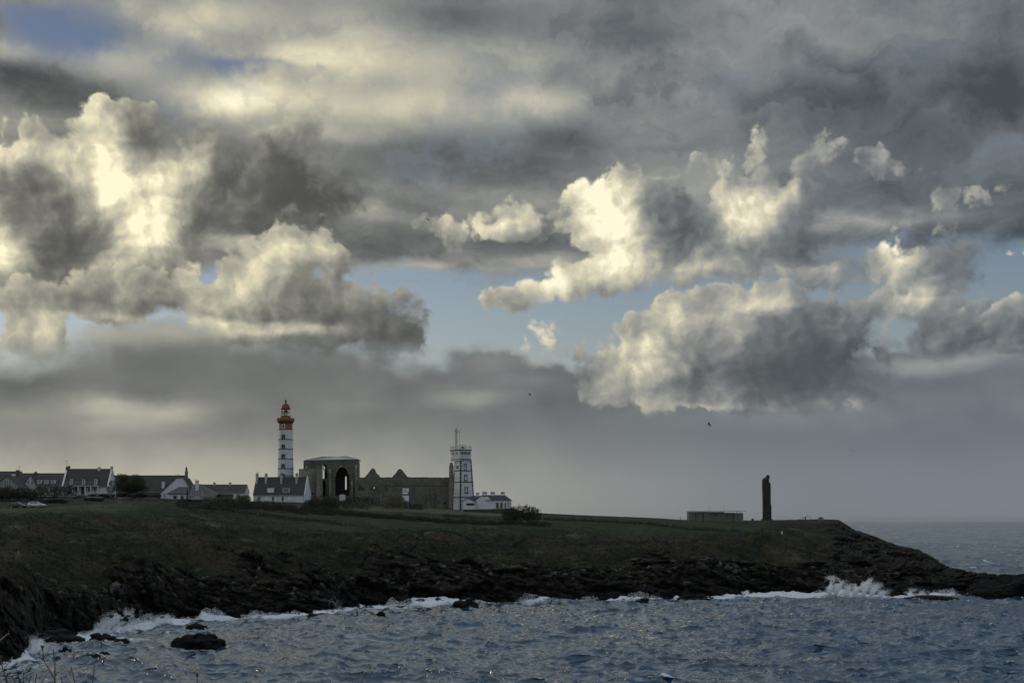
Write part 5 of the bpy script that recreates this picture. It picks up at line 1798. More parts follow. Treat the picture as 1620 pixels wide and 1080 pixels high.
for v in bm.verts:                                         # the carved head and shoulders narrow in depth
    if v.co.z > S.z(757.5):
        v.co.y *= 0.55
    elif v.co.z > S.z(764):
        v.co.y *= 0.8
me = bpy.data.meshes.new('shaft')
bm.to_mesh(me)
bm.free()
me.materials.append(M['stele'])
link(bpy.data.objects.new('shaft', me), S.o)
for (x0, x1, y0, y1) in ((1206.6, 1209.2, 772, 790), (1206.2, 1208.4, 762, 771.6)):
    MB().box(S.x(x0) - 0.05, S.x(x1), -1.42, -1.303, S.z(y1), S.z(y0)).build('veil_fold', M['stele'], S.o)
MB().box(S.x(1205.2), S.x(1220.6), -2.2, 2.2, S.z(829), S.z(820.6)).build('plinth', M['stele'], S.o)
tag(S.o, 'tall dark stone memorial stele topped by a bowed veiled head', 'monument')


# ------------------------------------------------------------------ plants
def foliage_mat(name, a, b_, c, rough=0.8):
    m, T, b = new_mat(name)
    geo = T.n.new('ShaderNodeNewGeometry').outputs['Position']
    t = attr(T, 'tone')
    col = T.mix(t, a, b_)
    col = T.mix(T.sstep(T.noise(geo, 0.45, 4, 0.6), 0.45, 0.65, 0, 0.8), col, c)
    T.put(b.inputs['Base Color'], col)
    b.inputs['Roughness'].default_value = rough
    tr = T.n.new('ShaderNodeBsdfTranslucent')
    T.put(tr.inputs['Color'], col)
    mx = T.n.new('ShaderNodeMixShader')
    mx.inputs[0].default_value = 0.25
    T.l.new(b.outputs[0], mx.inputs[1])
    T.l.new(tr.outputs[0], mx.inputs[2])
    T.l.new(mx.outputs[0], T.n['Material Output'].inputs[0])
    return m


M['leaf_dark'] = foliage_mat('leaf_dark', (0.009, 0.012, 0.006), (0.028, 0.033, 0.016), (0.024, 0.021, 0.013))
M['leaf_pine'] = foliage_mat('leaf_pine', (0.022, 0.026, 0.009), (0.060, 0.062, 0.022), (0.035, 0.040, 0.014))
M['leaf_yellow'] = foliage_mat('leaf_yellow', (0.065, 0.062, 0.024), (0.19, 0.17, 0.062), (0.10, 0.084, 0.036))
M['leaf_brown'] = foliage_mat('leaf_brown', (0.036, 0.028, 0.018), (0.10, 0.078, 0.05), (0.055, 0.05, 0.028))
M['leaf_grey'] = foliage_mat('leaf_grey', (0.045, 0.047, 0.038), (0.13, 0.13, 0.112), (0.045, 0.046, 0.03))
M['blade'] = foliage_mat('grass_blade', (0.012, 0.015, 0.008), (0.050, 0.050, 0.028), (0.026, 0.026, 0.015))
M['bark'] = plain('bark', (0.06, 0.048, 0.036), 0.95, 0.4, 3.0, 0.5)


def leaf_mesh(name, pts, size, mat, parent=None, up=0.0, seed=1, aspect=0.55):
    """many small leaf faces standing at the given points"""
    r = np.random.default_rng(seed)
    n = len(pts)
    a = r.normal(size=(n, 3))
    a[:, 2] += up
    a /= np.linalg.norm(a, axis=1, keepdims=True)
    b_ = np.cross(a, r.normal(size=(n, 3)))
    b_ /= np.linalg.norm(b_, axis=1, keepdims=True) + 1e-9
    s = size * r.uniform(0.6, 1.35, size=(n, 1))
    w = s * aspect
    V = np.stack([pts - a * s * 0.5, pts + b_ * w * 0.5, pts + a * s * 0.5, pts - b_ * w * 0.5], axis=1).reshape(-1, 3)
    Fq = np.arange(4 * n).reshape(-1, 4)
    tone = np.repeat(np.clip(r.normal(0.5, 0.28, size=n), 0, 1), 4)
    return np_mesh(name, V, Fq, mat, {'tone': tone}, smooth=False, parent=parent)


def clump_points(blobs, n, r, shell=0.55, flat=None):
    """points spread through lumpy ellipsoids (x, y, z, rx, ry, rz), denser near the skin"""
    vol = np.array([b_[3] * b_[4] * b_[5] for b_ in blobs]) ** 0.75
    pick = r.choice(len(blobs), size=n, p=vol / vol.sum())
    B = np.array(blobs)[pick]
    d = r.normal(size=(n, 3))
    d /= np.linalg.norm(d, axis=1, keepdims=True)
    rad_ = r.uniform(shell, 1.0, size=(n, 1)) ** 0.6
    lump = 1 + 0.30 * fbm(d[:, 0] * 2 + pick, d[:, 1] * 2, d[:, 2] * 2 + pick * 0.37, 1.0, 3)[:, None]
    p = B[:, :3] + d * rad_ * lump * B[:, 3:6]
    return p if flat is None else p[p[:, 2] > flat]


def bush(name, x0, x1, ytop, d, leaf, label, group, cat='shrub', n=2600, size=0.34, seed=1, lumps=7, deep=0.6):
    """shrub seen between photograph columns x0..x1, top row ytop, standing at depth d"""
    r = np.random.default_rng(seed)
    xc = (x0 + x1) / 2
    g = on_ground(xc, d)
    w = (x1 - x0) * d / F
    h = max(0.7, (P(xc, ytop, d).z - g.z) * 1.12)
    root = empty(name, g)
    blobs = []
    for i in range(lumps):
        t = (i + 0.5) / lumps * 2 - 1
        hh = h * (0.62 + 0.38 * math.sqrt(max(0, 1 - t * t * 0.9))) * r.uniform(0.72, 1.0)
        blobs.append((t * w * 0.42 + r.normal() * w * 0.03, r.normal() * w * deep * 0.2, hh * 0.52, w * 0.9 / lumps + 0.35, w * deep * 0.3 + 0.3, hh * 0.48))
    p = clump_points(blobs, n, r)
    zg = np.array([0.0])
    p = p[p[:, 2] > -0.4]
    leaf_mesh('foliage', p, size, M[leaf], root, 0.4, seed)
    st = MB()
    for i in range(6):
        bx = blobs[int(r.integers(len(blobs)))]
        st.tube([(bx[0] * 0.5, bx[1] * 0.5, -0.4), (bx[0] * 0.8, bx[1], h * 0.35), (bx[0] + r.normal() * 0.3, bx[1] + r.normal() * 0.3, h * 0.8)], [0.08, 0.05, 0.02], 5)
    st.build('stem', M['bark'], root)
    return tag(root, label, cat, group)


SH = 'shrubs on the headland'
bush('shrub', 606, 642, 782, 462, 'leaf_yellow', 'round yellow-green bush in front of the abbey nave', SH, n=3600, size=0.3, seed=3)
bush('shrub', 490, 537, 783, 468, 'leaf_brown', 'straw-brown shrubs at the foot of the abbey apse', SH, n=2600, seed=4)
bush('shrub', 540, 590, 793, 456, 'leaf_grey', 'pale grey-green shrubs behind the three-panel sign', SH, n=2800, size=0.28, seed=5, lumps=9)
bush('shrub', 535, 600, 785, 476, 'leaf_dark', 'dark undergrowth below the great abbey arch', SH, n=2400, seed=15, lumps=9)
bush('shrub', 790, 857, 800, 412, 'leaf_dark', 'big dark wind-blown shrub right of the white annex', SH, n=6500, size=0.34, seed=6, lumps=11)
bush('shrub', 374, 396, 781, 456, 'leaf_yellow', 'yellowish bush touching the left end of the keepers house', SH, n=1500, seed=7, lumps=5)
bush('shrub', 322, 380, 786, 450, 'leaf_brown', 'reddish brown shrubs before the long low house', SH, n=2400, seed=8, lumps=9)
bush('shrub', 286, 318, 790, 428, 'leaf_dark', 'low rounded dark bush below the pale hipped roof', SH, n=1900, seed=9)
bush('shrub', -20, 66, 771, 400, 'leaf_dark', 'broad dark thicket behind the two parked cars', SH, n=7000, size=0.36, seed=10, lumps=12)
bush('shrub', 60, 108, 789, 378, 'leaf_dark', 'low dark mound of scrub right of the silver car', SH, n=2600, size=0.3, seed=11, lumps=8)
bush('shrub', 52, 100, 765, 452, 'leaf_brown', 'tall brown shrubs before the long white house', SH, n=3200, seed=12, lumps=8)
bush('shrub', 95, 120, 767, 450, 'leaf_brown', 'brown bush at the left corner of the balcony house', SH, n=1500, seed=13, lumps=5)
bush('shrub', 136, 160, 788, 393, 'leaf_dark', 'single small dark bush standing before the grey road', SH, n=1600, size=0.28, seed=14, lumps=5)
bush('shrub', 722, 746, 813, 425, 'leaf_grey', 'pale bush growing from the scrub below the signal tower', SH, n=1300, size=0.28, seed=16, lumps=5)
bush('shrub', 478, 552, 788, 447, 'leaf_dark', 'long dark mound of gorse right of the keepers house', SH, n=5200, size=0.34, seed=17, lumps=11)
bush('garden_hedge', 118, 262, 780.5, 449, 'leaf_dark', 'long clipped dark hedge in front of the balcony house and chapel', None, 'hedge', n=6500, size=0.3, seed=18, lumps=24, deep=0.1)


def tree(name, x0, x1, ytop, ycrown, d, label, seed, n=24000):
    r = np.random.default_rng(seed)
    xc = (x0 + x1) / 2
    g = on_ground(xc, d)
    w = (x1 - x0) * d / F
    h = P(xc, ytop, d).z - g.z
    zc = P(xc, ycrown, d).z - g.z
    root = empty(name, g)
    tb = MB()
    tb.tube([(0, 0, -0.5), (0.15, 0, zc * 0.5), (0.1, 0.1, h * 0.55), (-0.1, 0, h * 0.8)], [0.42, 0.34, 0.24, 0.08], 9)
    blobs = []
    for i in range(34):
        t = r.uniform(-1, 1)
        e = math.sqrt(1 - t * t * 0.85)
        z = zc + (h - zc) * (0.12 + 0.78 * e * r.uniform(0.1, 1.0))
        bx = (t * w * 0.40, r.normal() * w * 0.17, z, w * 0.155, w * 0.15, h * 0.15)
        blobs.append(bx)
        if i < 14:
            tb.tube([(0.1, 0.0, zc * 0.7 + 0.12 * i), (bx[0] * 0.55, bx[1] * 0.5, zc * 0.7 + (z - zc * 0.7) * 0.6), (bx[0], bx[1], z)], [0.16, 0.10, 0.03], 6)
    tb.build('trunk', M['bark'], root)
    p = clump_points(blobs, n, r, 0.35)
    leaf_mesh('crown', p, 0.30, M['leaf_pine'], root, 0.8, seed, 0.4)
    return tag(root, label, 'tree')


tree('pine_tree', 173, 230, 747.6, 780, 446, 'broad dark wind-shaped pine tree beside the balcony house', 21)

# scrub and gorse along the field edge: one mass
PATH_A = [(283, 392), (330, 402), (395, 430), (440, 434), (500, 431), (545, 424), (600, 412), (690, 403), (760, 398), (830, 394), (872, 392)]


def along(path, step):
    out = []
    for (x0, d0), (x1, d1) in zip(path[:-1], path[1:]):
        a, b_ = on_ground(x0, d0), on_ground(x1, d1)
        n = max(1, int((a.xy - b_.xy).length / step))
        for i in range(n):
            t = i / n
            out.append((x0 + (x1 - x0) * t, d0 + (d1 - d0) * t))
    return out


r_ = np.random.default_rng(31)
blobs = []
for (x, d) in along(PATH_A, 1.1):
    for k in range(5):
        dd = d + r_.normal() * (7.0 if x < 540 else 3.5)
        xx = x + r_.normal() * 3
        g = on_ground(xx, dd)
        h = float(np.interp(x, [283, 395, 520, 560, 872], [0.7, 1.3, 1.2, 0.75, 0.75])) * r_.uniform(0.5, 1.3)
        blobs.append((g.x, g.y, g.z + h * 0.25, 1.1, 1.0, h))
p = clump_points(blobs, 90000, r_, 0.5)
scrub = leaf_mesh('gorse_scrub', p, 0.30, M['leaf_dark'], None, 0.5, 32)
tag(scrub, 'dark band of gorse and bramble along the field edge', 'scrub', kind='stuff')

# heath tufts on the slope and the fields
n = 70000
ii = r_.integers(0, len(US), size=n)
wts = turf * (GY < 480)
flat_idx = np.flatnonzero((wts > 0.5) & (US[:, None] > -80) & (US[:, None] < 1500) & (ROWS > 3.6) & (ROWS < 9.0))
area = (GY.ravel()[flat_idx]) ** 0.5
pick = r_.choice(flat_idx, size=n, p=area / area.sum())
base = terrain_V[pick] + np.column_stack([r_.normal(size=n) * 0.35, r_.normal(size=n) * 0.5, np.zeros(n)])
fw = field.ravel()[pick]
hh = (0.14 + 0.26 * r_.random(n) * (0.6 + nmed.ravel()[pick])) * np.where(fw > 0.4, 0.35, 1.0)
aa = r_.uniform(0, 2 * math.pi, n)
wv_ = np.column_stack([np.cos(aa), np.sin(aa) * 0.5, np.zeros(n)]) * (0.16 + 0.22 * r_.random(n))[:, None]
lean = np.column_stack([0.35 * hh + r_.normal(size=n) * 0.1, r_.normal(size=n) * 0.1, hh])
base[:, 2] -= 0.06
V = np.stack([base - wv_, base + wv_, base + lean], axis=1).reshape(-1, 3)
tone = np.repeat(np.clip(r_.normal(0.42, 0.25, n), 0, 1), 3)
tuft = np_mesh('heath_grass', V, np.arange(3 * n).reshape(-1, 3), M['blade'], {'tone': tone}, smooth=False)
tag(tuft, 'rough grass and heath tufts over the headland slope', 'grass', kind='stuff')

# ------------------------------------------------------------------ dry stone walls
M['field_stone'] = stone_mat('field_stone', (0.095, 0.093, 0.086), (0.026, 0.026, 0.023), 2.0, 0.35)


def stone_wall(path, height, label, seed, gap=0.12):
    r = random.Random(seed)
    x0, d0 = path[0]
    org = on_ground(x0, d0)
    root = empty('stone_wall', org)
    mb = MB()
    pts = [on_ground(x, d) for x, d in along(path, 0.62)]
    for i in range(len(pts) - 1):
        a, b_ = pts[i], pts[i + 1]
        t = (b_ - a).normalized()
        nrm = Vector((-t.y, t.x, 0)).normalized()
        z = -0.25
        hmax = height * r.uniform(0.65, 1.15)
        if r.random() < gap:
            hmax *= 0.4
        while z < hmax:
            sh = r.uniform(0.2, 0.42)
            L, wd = r.uniform(0.32, 0.46), r.uniform(0.2, 0.36)
            c = a.lerp(b_, 0.5) - org + nrm * r.uniform(-0.1, 0.1)
            vs = []
            for sz in (0, 1):
                for su, sv in ((-1, -1), (1, -1), (1, 1), (-1, 1)):
                    q = c + t * (su * L * r.uniform(0.75, 1.1)) + nrm * (sv * wd * r.uniform(0.75, 1.1))
                    vs.append((q.x, q.y, c.z + z + sz * sh * r.uniform(0.85, 1.1)))
            mb.add(vs, [(0, 3, 2, 1), (4, 5, 6, 7), (0, 1, 5, 4), (1, 2, 6, 5), (2, 3, 7, 6), (3, 0, 4, 7)])
            z += sh * 0.92
    o = mb.build('stones', M['field_stone'], root)
    o['kind'] = 'stuff'
    return tag(root, label, 'stone wall', 'dry stone walls round the fields')


stone_wall([(283, 386), (350, 396), (400, 391), (500, 388), (533, 384), (600, 369), (660, 354), (750, 353), (800, 356), (873, 366)], 0.75, 'long dry stone wall climbing from the cliff edge towards the village', 41)
stone_wall([(878, 367), (905, 362), (943, 360), (980, 359), (1087, 359.5), (1160, 366), (1200, 385), (1219, 408)], 0.8, 'dry stone wall along the cliff edge below the green field', 42)
stone_wall([(862, 424), (910, 421), (967, 418), (1027, 420), (1087, 413), (1130, 422), (1167, 430), (1216, 416)], 0.7, 'dry stone wall between the two green fields left of the bunker', 43)
stone_wall([(700, 428), (760, 420), (800, 412), (850, 405)], 0.6, 'overgrown stone wall running up to the big dark shrub', 44)
stone_wall([(640, 474), (655, 472), (664, 466), (668, 460)], 1.6, 'broken low wall right of the sign below the nave', 46, 0)

# ------------------------------------------------------------------ road
M['asphalt'] = plain('asphalt', (0.13, 0.128, 0.12), 0.9, 0.3, 0.4, 0.2)
rx = np.linspace(-140, 275, 80)
rd0 = np.interp(rx, [-140, 60, 160, 275], [428, 428, 424, 440])
RV = []
for off in np.linspace(-5, 5, 5):
    for x, d in zip(rx, rd0):
        q = on_ground(x, d)
        RV.append((q.x, d + off, ground(x, d + off) + 0.22))
RV = np.array(RV).reshape(5, 80, 3)
RV[:, :, 2] = np.maximum(RV[:, :, 2], RV[:, :, 2].mean(axis=0)[None])
road = np_mesh('road', RV.reshape(-1, 3), grid_faces(5, 80), M['asphalt'])
tag(road, 'grey village road behind the slope', kind='structure')

# ------------------------------------------------------------------ signs, fences and small things
def board(mb, S, x0, x1, y0, y1, yp=-0.05):
    return mb.box(S.x(x0), S.x(x1), yp - 0.05, yp, S.z(y1), S.z(y0))


S = Site('direction_sign', 541.5, 799, 452)
MB().tube([(0, 0.02, -2.4), (0, 0.02, S.z(783))], 0.06, 8).build('post', M['grey_metal'], S.o)
for a, b_ in ((782.6, 785.9), (786.3, 788.9), (789.3, 791.4)):
    board(MB(), S, 537.2, 546.2, a, b_).build('panel', M['sign_white'], S.o)
board(MB(), S, 540, 543.6, 781, 782.4).build('orange_tab', M['sign_orange'], S.o)
for yy in (784.2, 787.6, 790.3):
    board(MB(), S, 538.2, 545.2, yy - 0.25, yy + 0.25, -0.103).build('lettering', M['sign_grey'], S.o)
tag(S.o, 'white three-panel road sign with an orange top in front of the abbey', 'sign')

S = Site('notice_board', 641, 797, 464)
for px_ in (637.4, 645.6):
    MB().tube([(S.x(px_), 0.02, -2.6), (S.x(px_), 0.02, S.z(772))], 0.06, 6).build('post', M['grey_metal'], S.o)
for a, b_, x0, x1 in ((772, 777, 637, 647), (778, 781, 636.4, 645.6), (783.5, 792, 635.2, 646.8)):
    board(MB(), S, x0, x1, a, b_).build('panel', M['sign_white'], S.o)
board(MB(), S, 640.6, 642.2, 773, 776, -0.103).build('red_mark', M['sign_red'], S.o)
tag(S.o, 'white notice boards stacked on posts against the abbey nave', 'sign')

S = Site('information_pillar', 189.4, 799, 372)
MB().box(S.x(186.4), S.x(192.4), -0.15, 0.15, -0.8, S.z(786.4)).build('pillar', M['sign_grey'], S.o)
MB().box(S.x(187.4), S.x(191.6), -0.18, -0.153, S.z(792.4), S.z(788)).build('panel', M['sign_red'], S.o)
tag(S.o, 'grey information pillar with a reddish panel beside the path', 'sign')

S = Site('garden_wall', 775, 808, 462)
wl = [(732, 805.4), (770, 805), (800, 804), (812, 803.6), (826, 808), (828, 814), (732, 814)]
MB().slab([(S.x(a), S.z(b_)) for a, b_ in wl], -0.4, 0.4).build('masonry', M['field_stone'], S.o)
tag(S.o, 'low dark retaining wall under the white annex', 'wall')

S = Site('post_fence', 800, 809, 458)
pts = []
for i in range(11):
    t = i / 10
    x, yb = 785 + 31 * t, 811 - 6.5 * min(1, t * 1.15)
    pts.append((S.x(x), S.z(yb)))
    MB().box(S.x(x) - 0.07, S.x(x) + 0.07, -0.07, 0.07, S.z(yb) - 0.8, S.z(yb) + 0.9).build('post', M['wood_dark'], S.o)
for h in (0.35, 0.72):
    MB().tube([(a, -0.1, z + h) for a, z in pts], 0.045, 5).build('rail', M['wood_dark'], S.o)
tag(S.o, 'wooden post and rail fence sloping beside the white annex', 'fence')

S = Site('hand_railing', 1273, 822.5, 536)
hr = MB()
for a, b_ in (((1264, 821.4), (1275.5, 816.8)), ((1275.5, 816.8), (1281.6, 816.2)), ((1264.6, 822.6), (1275, 819.4))):
    hr.tube([(S.x(a[0]), 0, S.z(a[1])), (S.x(b_[0]), 0, S.z(b_[1]))], 0.06, 6)
hr.build('rail', M['dark_metal'], S.o)
for a, yt in ((1264.6, 821), (1270, 819), (1275.2, 817), (1281.4, 816.4)):
    MB().tube([(S.x(a), 0, -1.6), (S.x(a), 0, S.z(yt))], 0.06, 6).build('post', M['dark_metal'], S.o)
MB().box(S.x(1273.4), S.x(1275.4), -0.1, 0.1, -1.4, S.z(817.5)).build('gate_post', M['dark_metal'], S.o)
tag(S.o, 'metal hand railing on the skyline right of the stele', 'railing')

S = Site('stone_block', 1298.4, 823, 520)
MB().box(S.x(1295), S.x(1302), -0.7, 0.7, -1.2, S.z(818)).build('block', M['concrete'], S.o)
MB().box(S.x(1297.4), S.x(1299), -0.3, 0.3, S.z(818) + 0.003, S.z(816.6)).build('cap', M['concrete'], S.o)
MB().box(S.x(1294.6), S.x(1302.4), -0.8, 0.8, -1.2, S.z(821.8)).build('plinth', M['concrete'], S.o)
tag(S.o, 'small square stone block near the brow of the point', 'monument')

S = Site('marker_post', 1237, 838, 455)
MB().box(-0.18, 0.18, -0.18, 0.18, -0.6, 0.75).build('post', M['white_paint'], S.o)
MB().frustum(None, None, [(-0.18, -0.18, 0.752), (0.18, -0.18, 0.752), (0.18, 0.18, 0.752), (-0.18, 0.18, 0.752)], [(-0.05, -0.05, 0.95), (0.05, -0.05, 0.95), (0.05, 0.05, 0.95), (-0.05, 0.05, 0.95)]).build('cap', M['white_paint'], S.o)
S.o.location = on_ground(1237, 455)
tag(S.o, 'short white marker post on the slope below the stele', 'post')

S = Site('marker_post', 1076.5, 818, 470)
S.o.location = on_ground(1076.5, 470)
MB().tube([(0, 0, -0.5), (0, 0, 1.5)], 0.07, 6).build('post', M['wood_dark'], S.o)
MB().box(-0.12, 0.12, -0.1, 0.1, 1.2, 1.45).build('cap', M['wood_dark'], S.o)
tag(S.o, 'thin wooden post on the skyline left of the bunker', 'post')

S = Site('meter_box', 830.4, 827, 404)
S.o.location = on_ground(830.4, 400)
MB().box(-0.40, 0.40, -0.2, 0.2, -0.5, 0.75).build('cabinet', M['grey_wall'], S.o)
MB().box(-0.52, 0.52, -0.27, 0.27, 0.753, 0.85).build('lid', M['white_paint'], S.o)
tag(S.o, 'small pale cabinet at the foot of the big dark shrub', 'box')

# ------------------------------------------------------------------ cars
M['car_dark'] = plain('car_dark_paint', (0.035, 0.036, 0.042), 0.25, 0.1, 2.0, metal=0.3)
M['car_silver'] = plain('car_silver_paint', (0.50, 0.51, 0.54), 0.28, 0.08, 2.0, metal=0.4)
M['tyre'] = plain('tyre', (0.02, 0.02, 0.02), 0.9, 0.2, 3.0)
M['lamp_red'] = plain('lamp_red', (0.40, 0.03, 0.02), 0.3, 0.1, 3.0)
M['lamp_white'] = plain('lamp_white', (0.7, 0.7, 0.68), 0.2, 0.1, 3.0)


def car(x, d, rz, paint, L, H, label, tall):
    g = on_ground(x, d)
    root = empty('parked_car', g, rz)
    k = L / 4.2
    sect = [(-2.08, 0.42, 0.80, 0.74), (-2.0, 0.32, 0.92, 0.82), (-1.4, 0.25, 0.96, 0.86), (0, 0.24, 0.98, 0.88), (1.1, 0.25, 0.93, 0.87), (1.75, 0.28, 0.80, 0.82), (2.05, 0.40, 0.66, 0.70)]
    V, Fq = [], []
    for (sx, zb, zt, hw) in sect:
        ring = [(-hw * 0.9, zb), (-hw, zb + 0.16), (-hw, zt - 0.14), (-hw * 0.90, zt), (hw * 0.90, zt), (hw, zt - 0.14), (hw, zb + 0.16), (hw * 0.9, zb)]
        V += [(sx * k, y, z * H / 1.48) for y, z in ring]
    n = 8
    for i in range(len(sect) - 1):
        Fq += [(i * n + j, i * n + (j + 1) % n, (i + 1) * n + (j + 1) % n, (i + 1) * n + j) for j in range(n)]
    Fq += [tuple(range(n)), tuple(reversed(range((len(sect) - 1) * n, len(sect) * n)))]
    MB().add(V, Fq).build('body', M[paint], root)
    rear = -1.75 if tall else -1.35
    cab0 = [(-1.95 * k, 0.80), (1.05 * k, 0.80)]
    top_z, low_z = H, 0.95 * H / 1.48
    lowr = [(-1.95 * k, -0.80, low_z), (1.0 * k, -0.80, low_z), (1.0 * k, 0.80, low_z), (-1.95 * k, 0.80, low_z)]
    upr = [(rear * k, -0.62, top_z), (0.15 * k, -0.62, top_z), (0.15 * k, 0.62, top_z), (rear * k, 0.62, top_z)]
    cab = MB().frustum(None, None, lowr, upr).build('cabin', M[paint], root)
    for side in (-1, 1):
        for (a, b_) in ((-1.55, -0.62), (-0.52, 0.42)):
            y0, y1 = 0.80 * side, 0.62 * side
            def pt(xx, t):
                return (xx * k, (y0 + (y1 - y0) * t) + 0.012 * side, low_z + (top_z - low_z) * t)
            sh = 0.25 if b_ > 0 else 0.0
            sl = 0.22 if a < -1.5 else 0.0
            MB().add([pt(a, 0.12), pt(b_ + sh * 1.2, 0.12), pt(b_ - sh, 0.86), pt(a + sl, 0.86)], [(0, 1, 2, 3)]).build('side_window', M['glass'], cab)
    MB().add([(0.93 * k, -0.66, low_z + 0.06), (0.93 * k, 0.66, low_z + 0.06), (0.24 * k, 0.56, top_z - 0.05), (0.24 * k, -0.56, top_z - 0.05)], [(0, 1, 2, 3)]).build('windscreen', M['glass'], cab).location = (0.02, 0, 0.01)
    MB().add([(-1.93 * k, -0.66, low_z + 0.1), (-1.93 * k, 0.66, low_z + 0.1), ((rear - 0.03) * k, 0.54, top_z - 0.06), ((rear - 0.03) * k, -0.54, top_z - 0.06)], [(0, 1, 2, 3)]).build('rear_window', M['glass'], cab).location = (-0.03, 0, 0.0)
    for wx in (-1.32, 1.30):
        for sy in (-1, 1):
            w = MB().lathe([(0.10, -0.10), (0.28, -0.11), (0.32, -0.08), (0.32, 0.08), (0.28, 0.11), (0.10, 0.10)], 18).build('wheel', M['tyre'], root, loc=(wx * k, 0.80 * sy, 0.32))
            w.rotation_euler = (R(90), 0, 0)
            MB().lathe([(0.2, -0.118), (0.2, 0.118)], 12).build('rim', M['grey_metal'], w)
    for sy in (-1, 1):
        MB().box(-2.09 * k, -1.96 * k, 0.62 * sy - 0.12, 0.62 * sy + 0.12, 0.62, 0.86).build('tail_light', M['lamp_red'], root)
        MB().box(1.86 * k, 2.0 * k, 0.56 * sy - 0.14, 0.56 * sy + 0.14, 0.52, 0.68).build('headlight', M['lamp_white'], root)
        MB().box(0.72 * k, 0.86 * k, 0.98 * sy - 0.09, 0.98 * sy + 0.06, 0.94, 1.06).build('mirror', M[paint], root)
    return tag(root, label, 'car', 'cars parked behind the slope')


car(28.4, 352, R(-12), 'car_dark', 4.1, 1.52, 'dark hatchback parked at the thicket, left of the silver car', True)
car(58.5, 350, R(-5), 'car_silver', 4.4, 1.42, 'silver car parked half hidden by the grass', False)

# ------------------------------------------------------------------ rocks
m_, T, b = new_mat('wet_rock')
geo = T.n.new('ShaderNodeNewGeometry').outputs['Position']
c = T.mix(T.sstep(T.noise(geo, 1.2, 6, 0.7), 0.4, 0.7), (0.0045, 0.0044, 0.0042), (0.014, 0.013, 0.012))
T.put(b.inputs['Base Color'], c)
b.inputs['Roughness'].default_value = 0.8
b.inputs['Specular IOR Level'].default_value = 0.15
bn = T.n.new('ShaderNodeBump')
bn.inputs['Strength'].default_value = 0.8
bn.inputs['Distance'].default_value = 0.2
T.put(bn.inputs['Height'], T.noise(geo, 2.5, 6, 0.7))
T.l.new(bn.outputs[0], b.inputs['Normal'])
M['wet_rock'] = m_
m_, T, b = new_mat('lichen_rock')
geo = T.n.new('ShaderNodeNewGeometry').outputs['Position']
c = T.mix(T.sstep(T.noise(geo, 0.8, 6, 0.7), 0.35, 0.7), (0.020, 0.019, 0.017), (0.085, 0.082, 0.076))
T.put(b.inputs['Base Color'], c)
b.inputs['Roughness'].default_value = 0.95
bn = T.n.new('ShaderNodeBump')
bn.inputs['Strength'].default_value = 0.8
bn.inputs['Distance'].default_value = 0.2
T.put(bn.inputs['Height'], T.noise(geo, 2.0, 6, 0.7))
T.l.new(bn.outputs[0], b.inputs['Normal'])
M['lichen_rock'] = m_


def rock_data(name, seed, sub, rough, mat):
    bm = bmesh.new()
    bmesh.ops.create_icosphere(bm, subdivisions=sub, radius=1.0)
    co = np.array([v.co[:] for v in bm.verts])
    o = seed * 7.7
    c1_, e1_ = cells(co[:, 0] + o, co[:, 1], co[:, 2] + o, 1.3)
    n_ = fbm(co[:, 0] + o, co[:, 1] + o, co[:, 2], 2.2, 4)
    sc = 1 + rough * (0.45 * c1_ + 0.5 * n_ - 0.25 * np.exp(-e1_ * 8))
    for v, s in zip(bm.verts, sc):
        v.co *= float(s)
    me = bpy.data.meshes.new(name)
    bm.to_mesh(me)
    bm.free()
    me.materials.append(mat)
    return me


def sea_rock(x0, x1, ytop, ybase, seed, label, depth_m=None, flat=1.0):
    d = EYE * F / (ybase - HY)
    w = (x1 - x0) * d / F
    h = (ybase - ytop) * d / F
    me = rock_data('sea_rock', seed, 5, 0.55, M['wet_rock'])
    o = bpy.data.objects.new('sea_rock', me)
    dm = depth_m or w * 0.5
    o.location = ((x0 + x1) / 2 * d / F - HX * d / F, d + dm * 0.35, -h * 0.15)
    o.scale = (w * 0.52, dm * 0.5, h * 1.05)
    link(o)
    return tag(o, label, 'rock', 'rocks standing in the surf')


sea_rock(268, 350, 1001, 1020, 1, 'largest black rock alone in the bay, long and low', 4.0)
sea_rock(294, 326, 986, 995, 2, 'black rock close inshore behind the long low rock', 2.5)
sea_rock(92, 112, 1023.5, 1034, 3, 'small black rock in the foam left of the bay, pointed', 1.4)
sea_rock(149, 174, 1030, 1038, 4, 'small flat black rock nearest in the bay', 1.5)
sea_rock(40, 132, 998, 1020, 5, 'long black ledge between the two left spray bursts', 6.0)
sea_rock(133, 180, 1002.5, 1014, 6, 'flat ledge washed by foam right of the long black ledge', 3.0)
sea_rock(177, 200, 1008, 1018, 7, 'broken small rock right of the washed ledge', 2.0)
sea_rock(470, 533, 968, 979, 8, 'low black ledge running out below the lighthouse', 7.0)
sea_rock(596, 610, 966, 972, 9, 'tiny rock awash off the cliff foot below the abbey', 1.2)
sea_rock(717, 757, 948, 963, 10, 'slanting black rock at the cliff foot below the signal tower', 4.5)
sea_rock(1435, 1515, 941, 948, 11, 'long black reef awash under the point', 5.0)
sea_rock(1070, 1125, 942, 950, 12, 'low rocks awash below the bunker', 4.0)
sea_rock(1005, 1032, 946, 952, 13, 'small rock awash left of the bunker shore', 2.5)
sea_rock(1545, 1700, 908, 944, 14, 'broad black rock mass at the right edge of the point', 12.0)

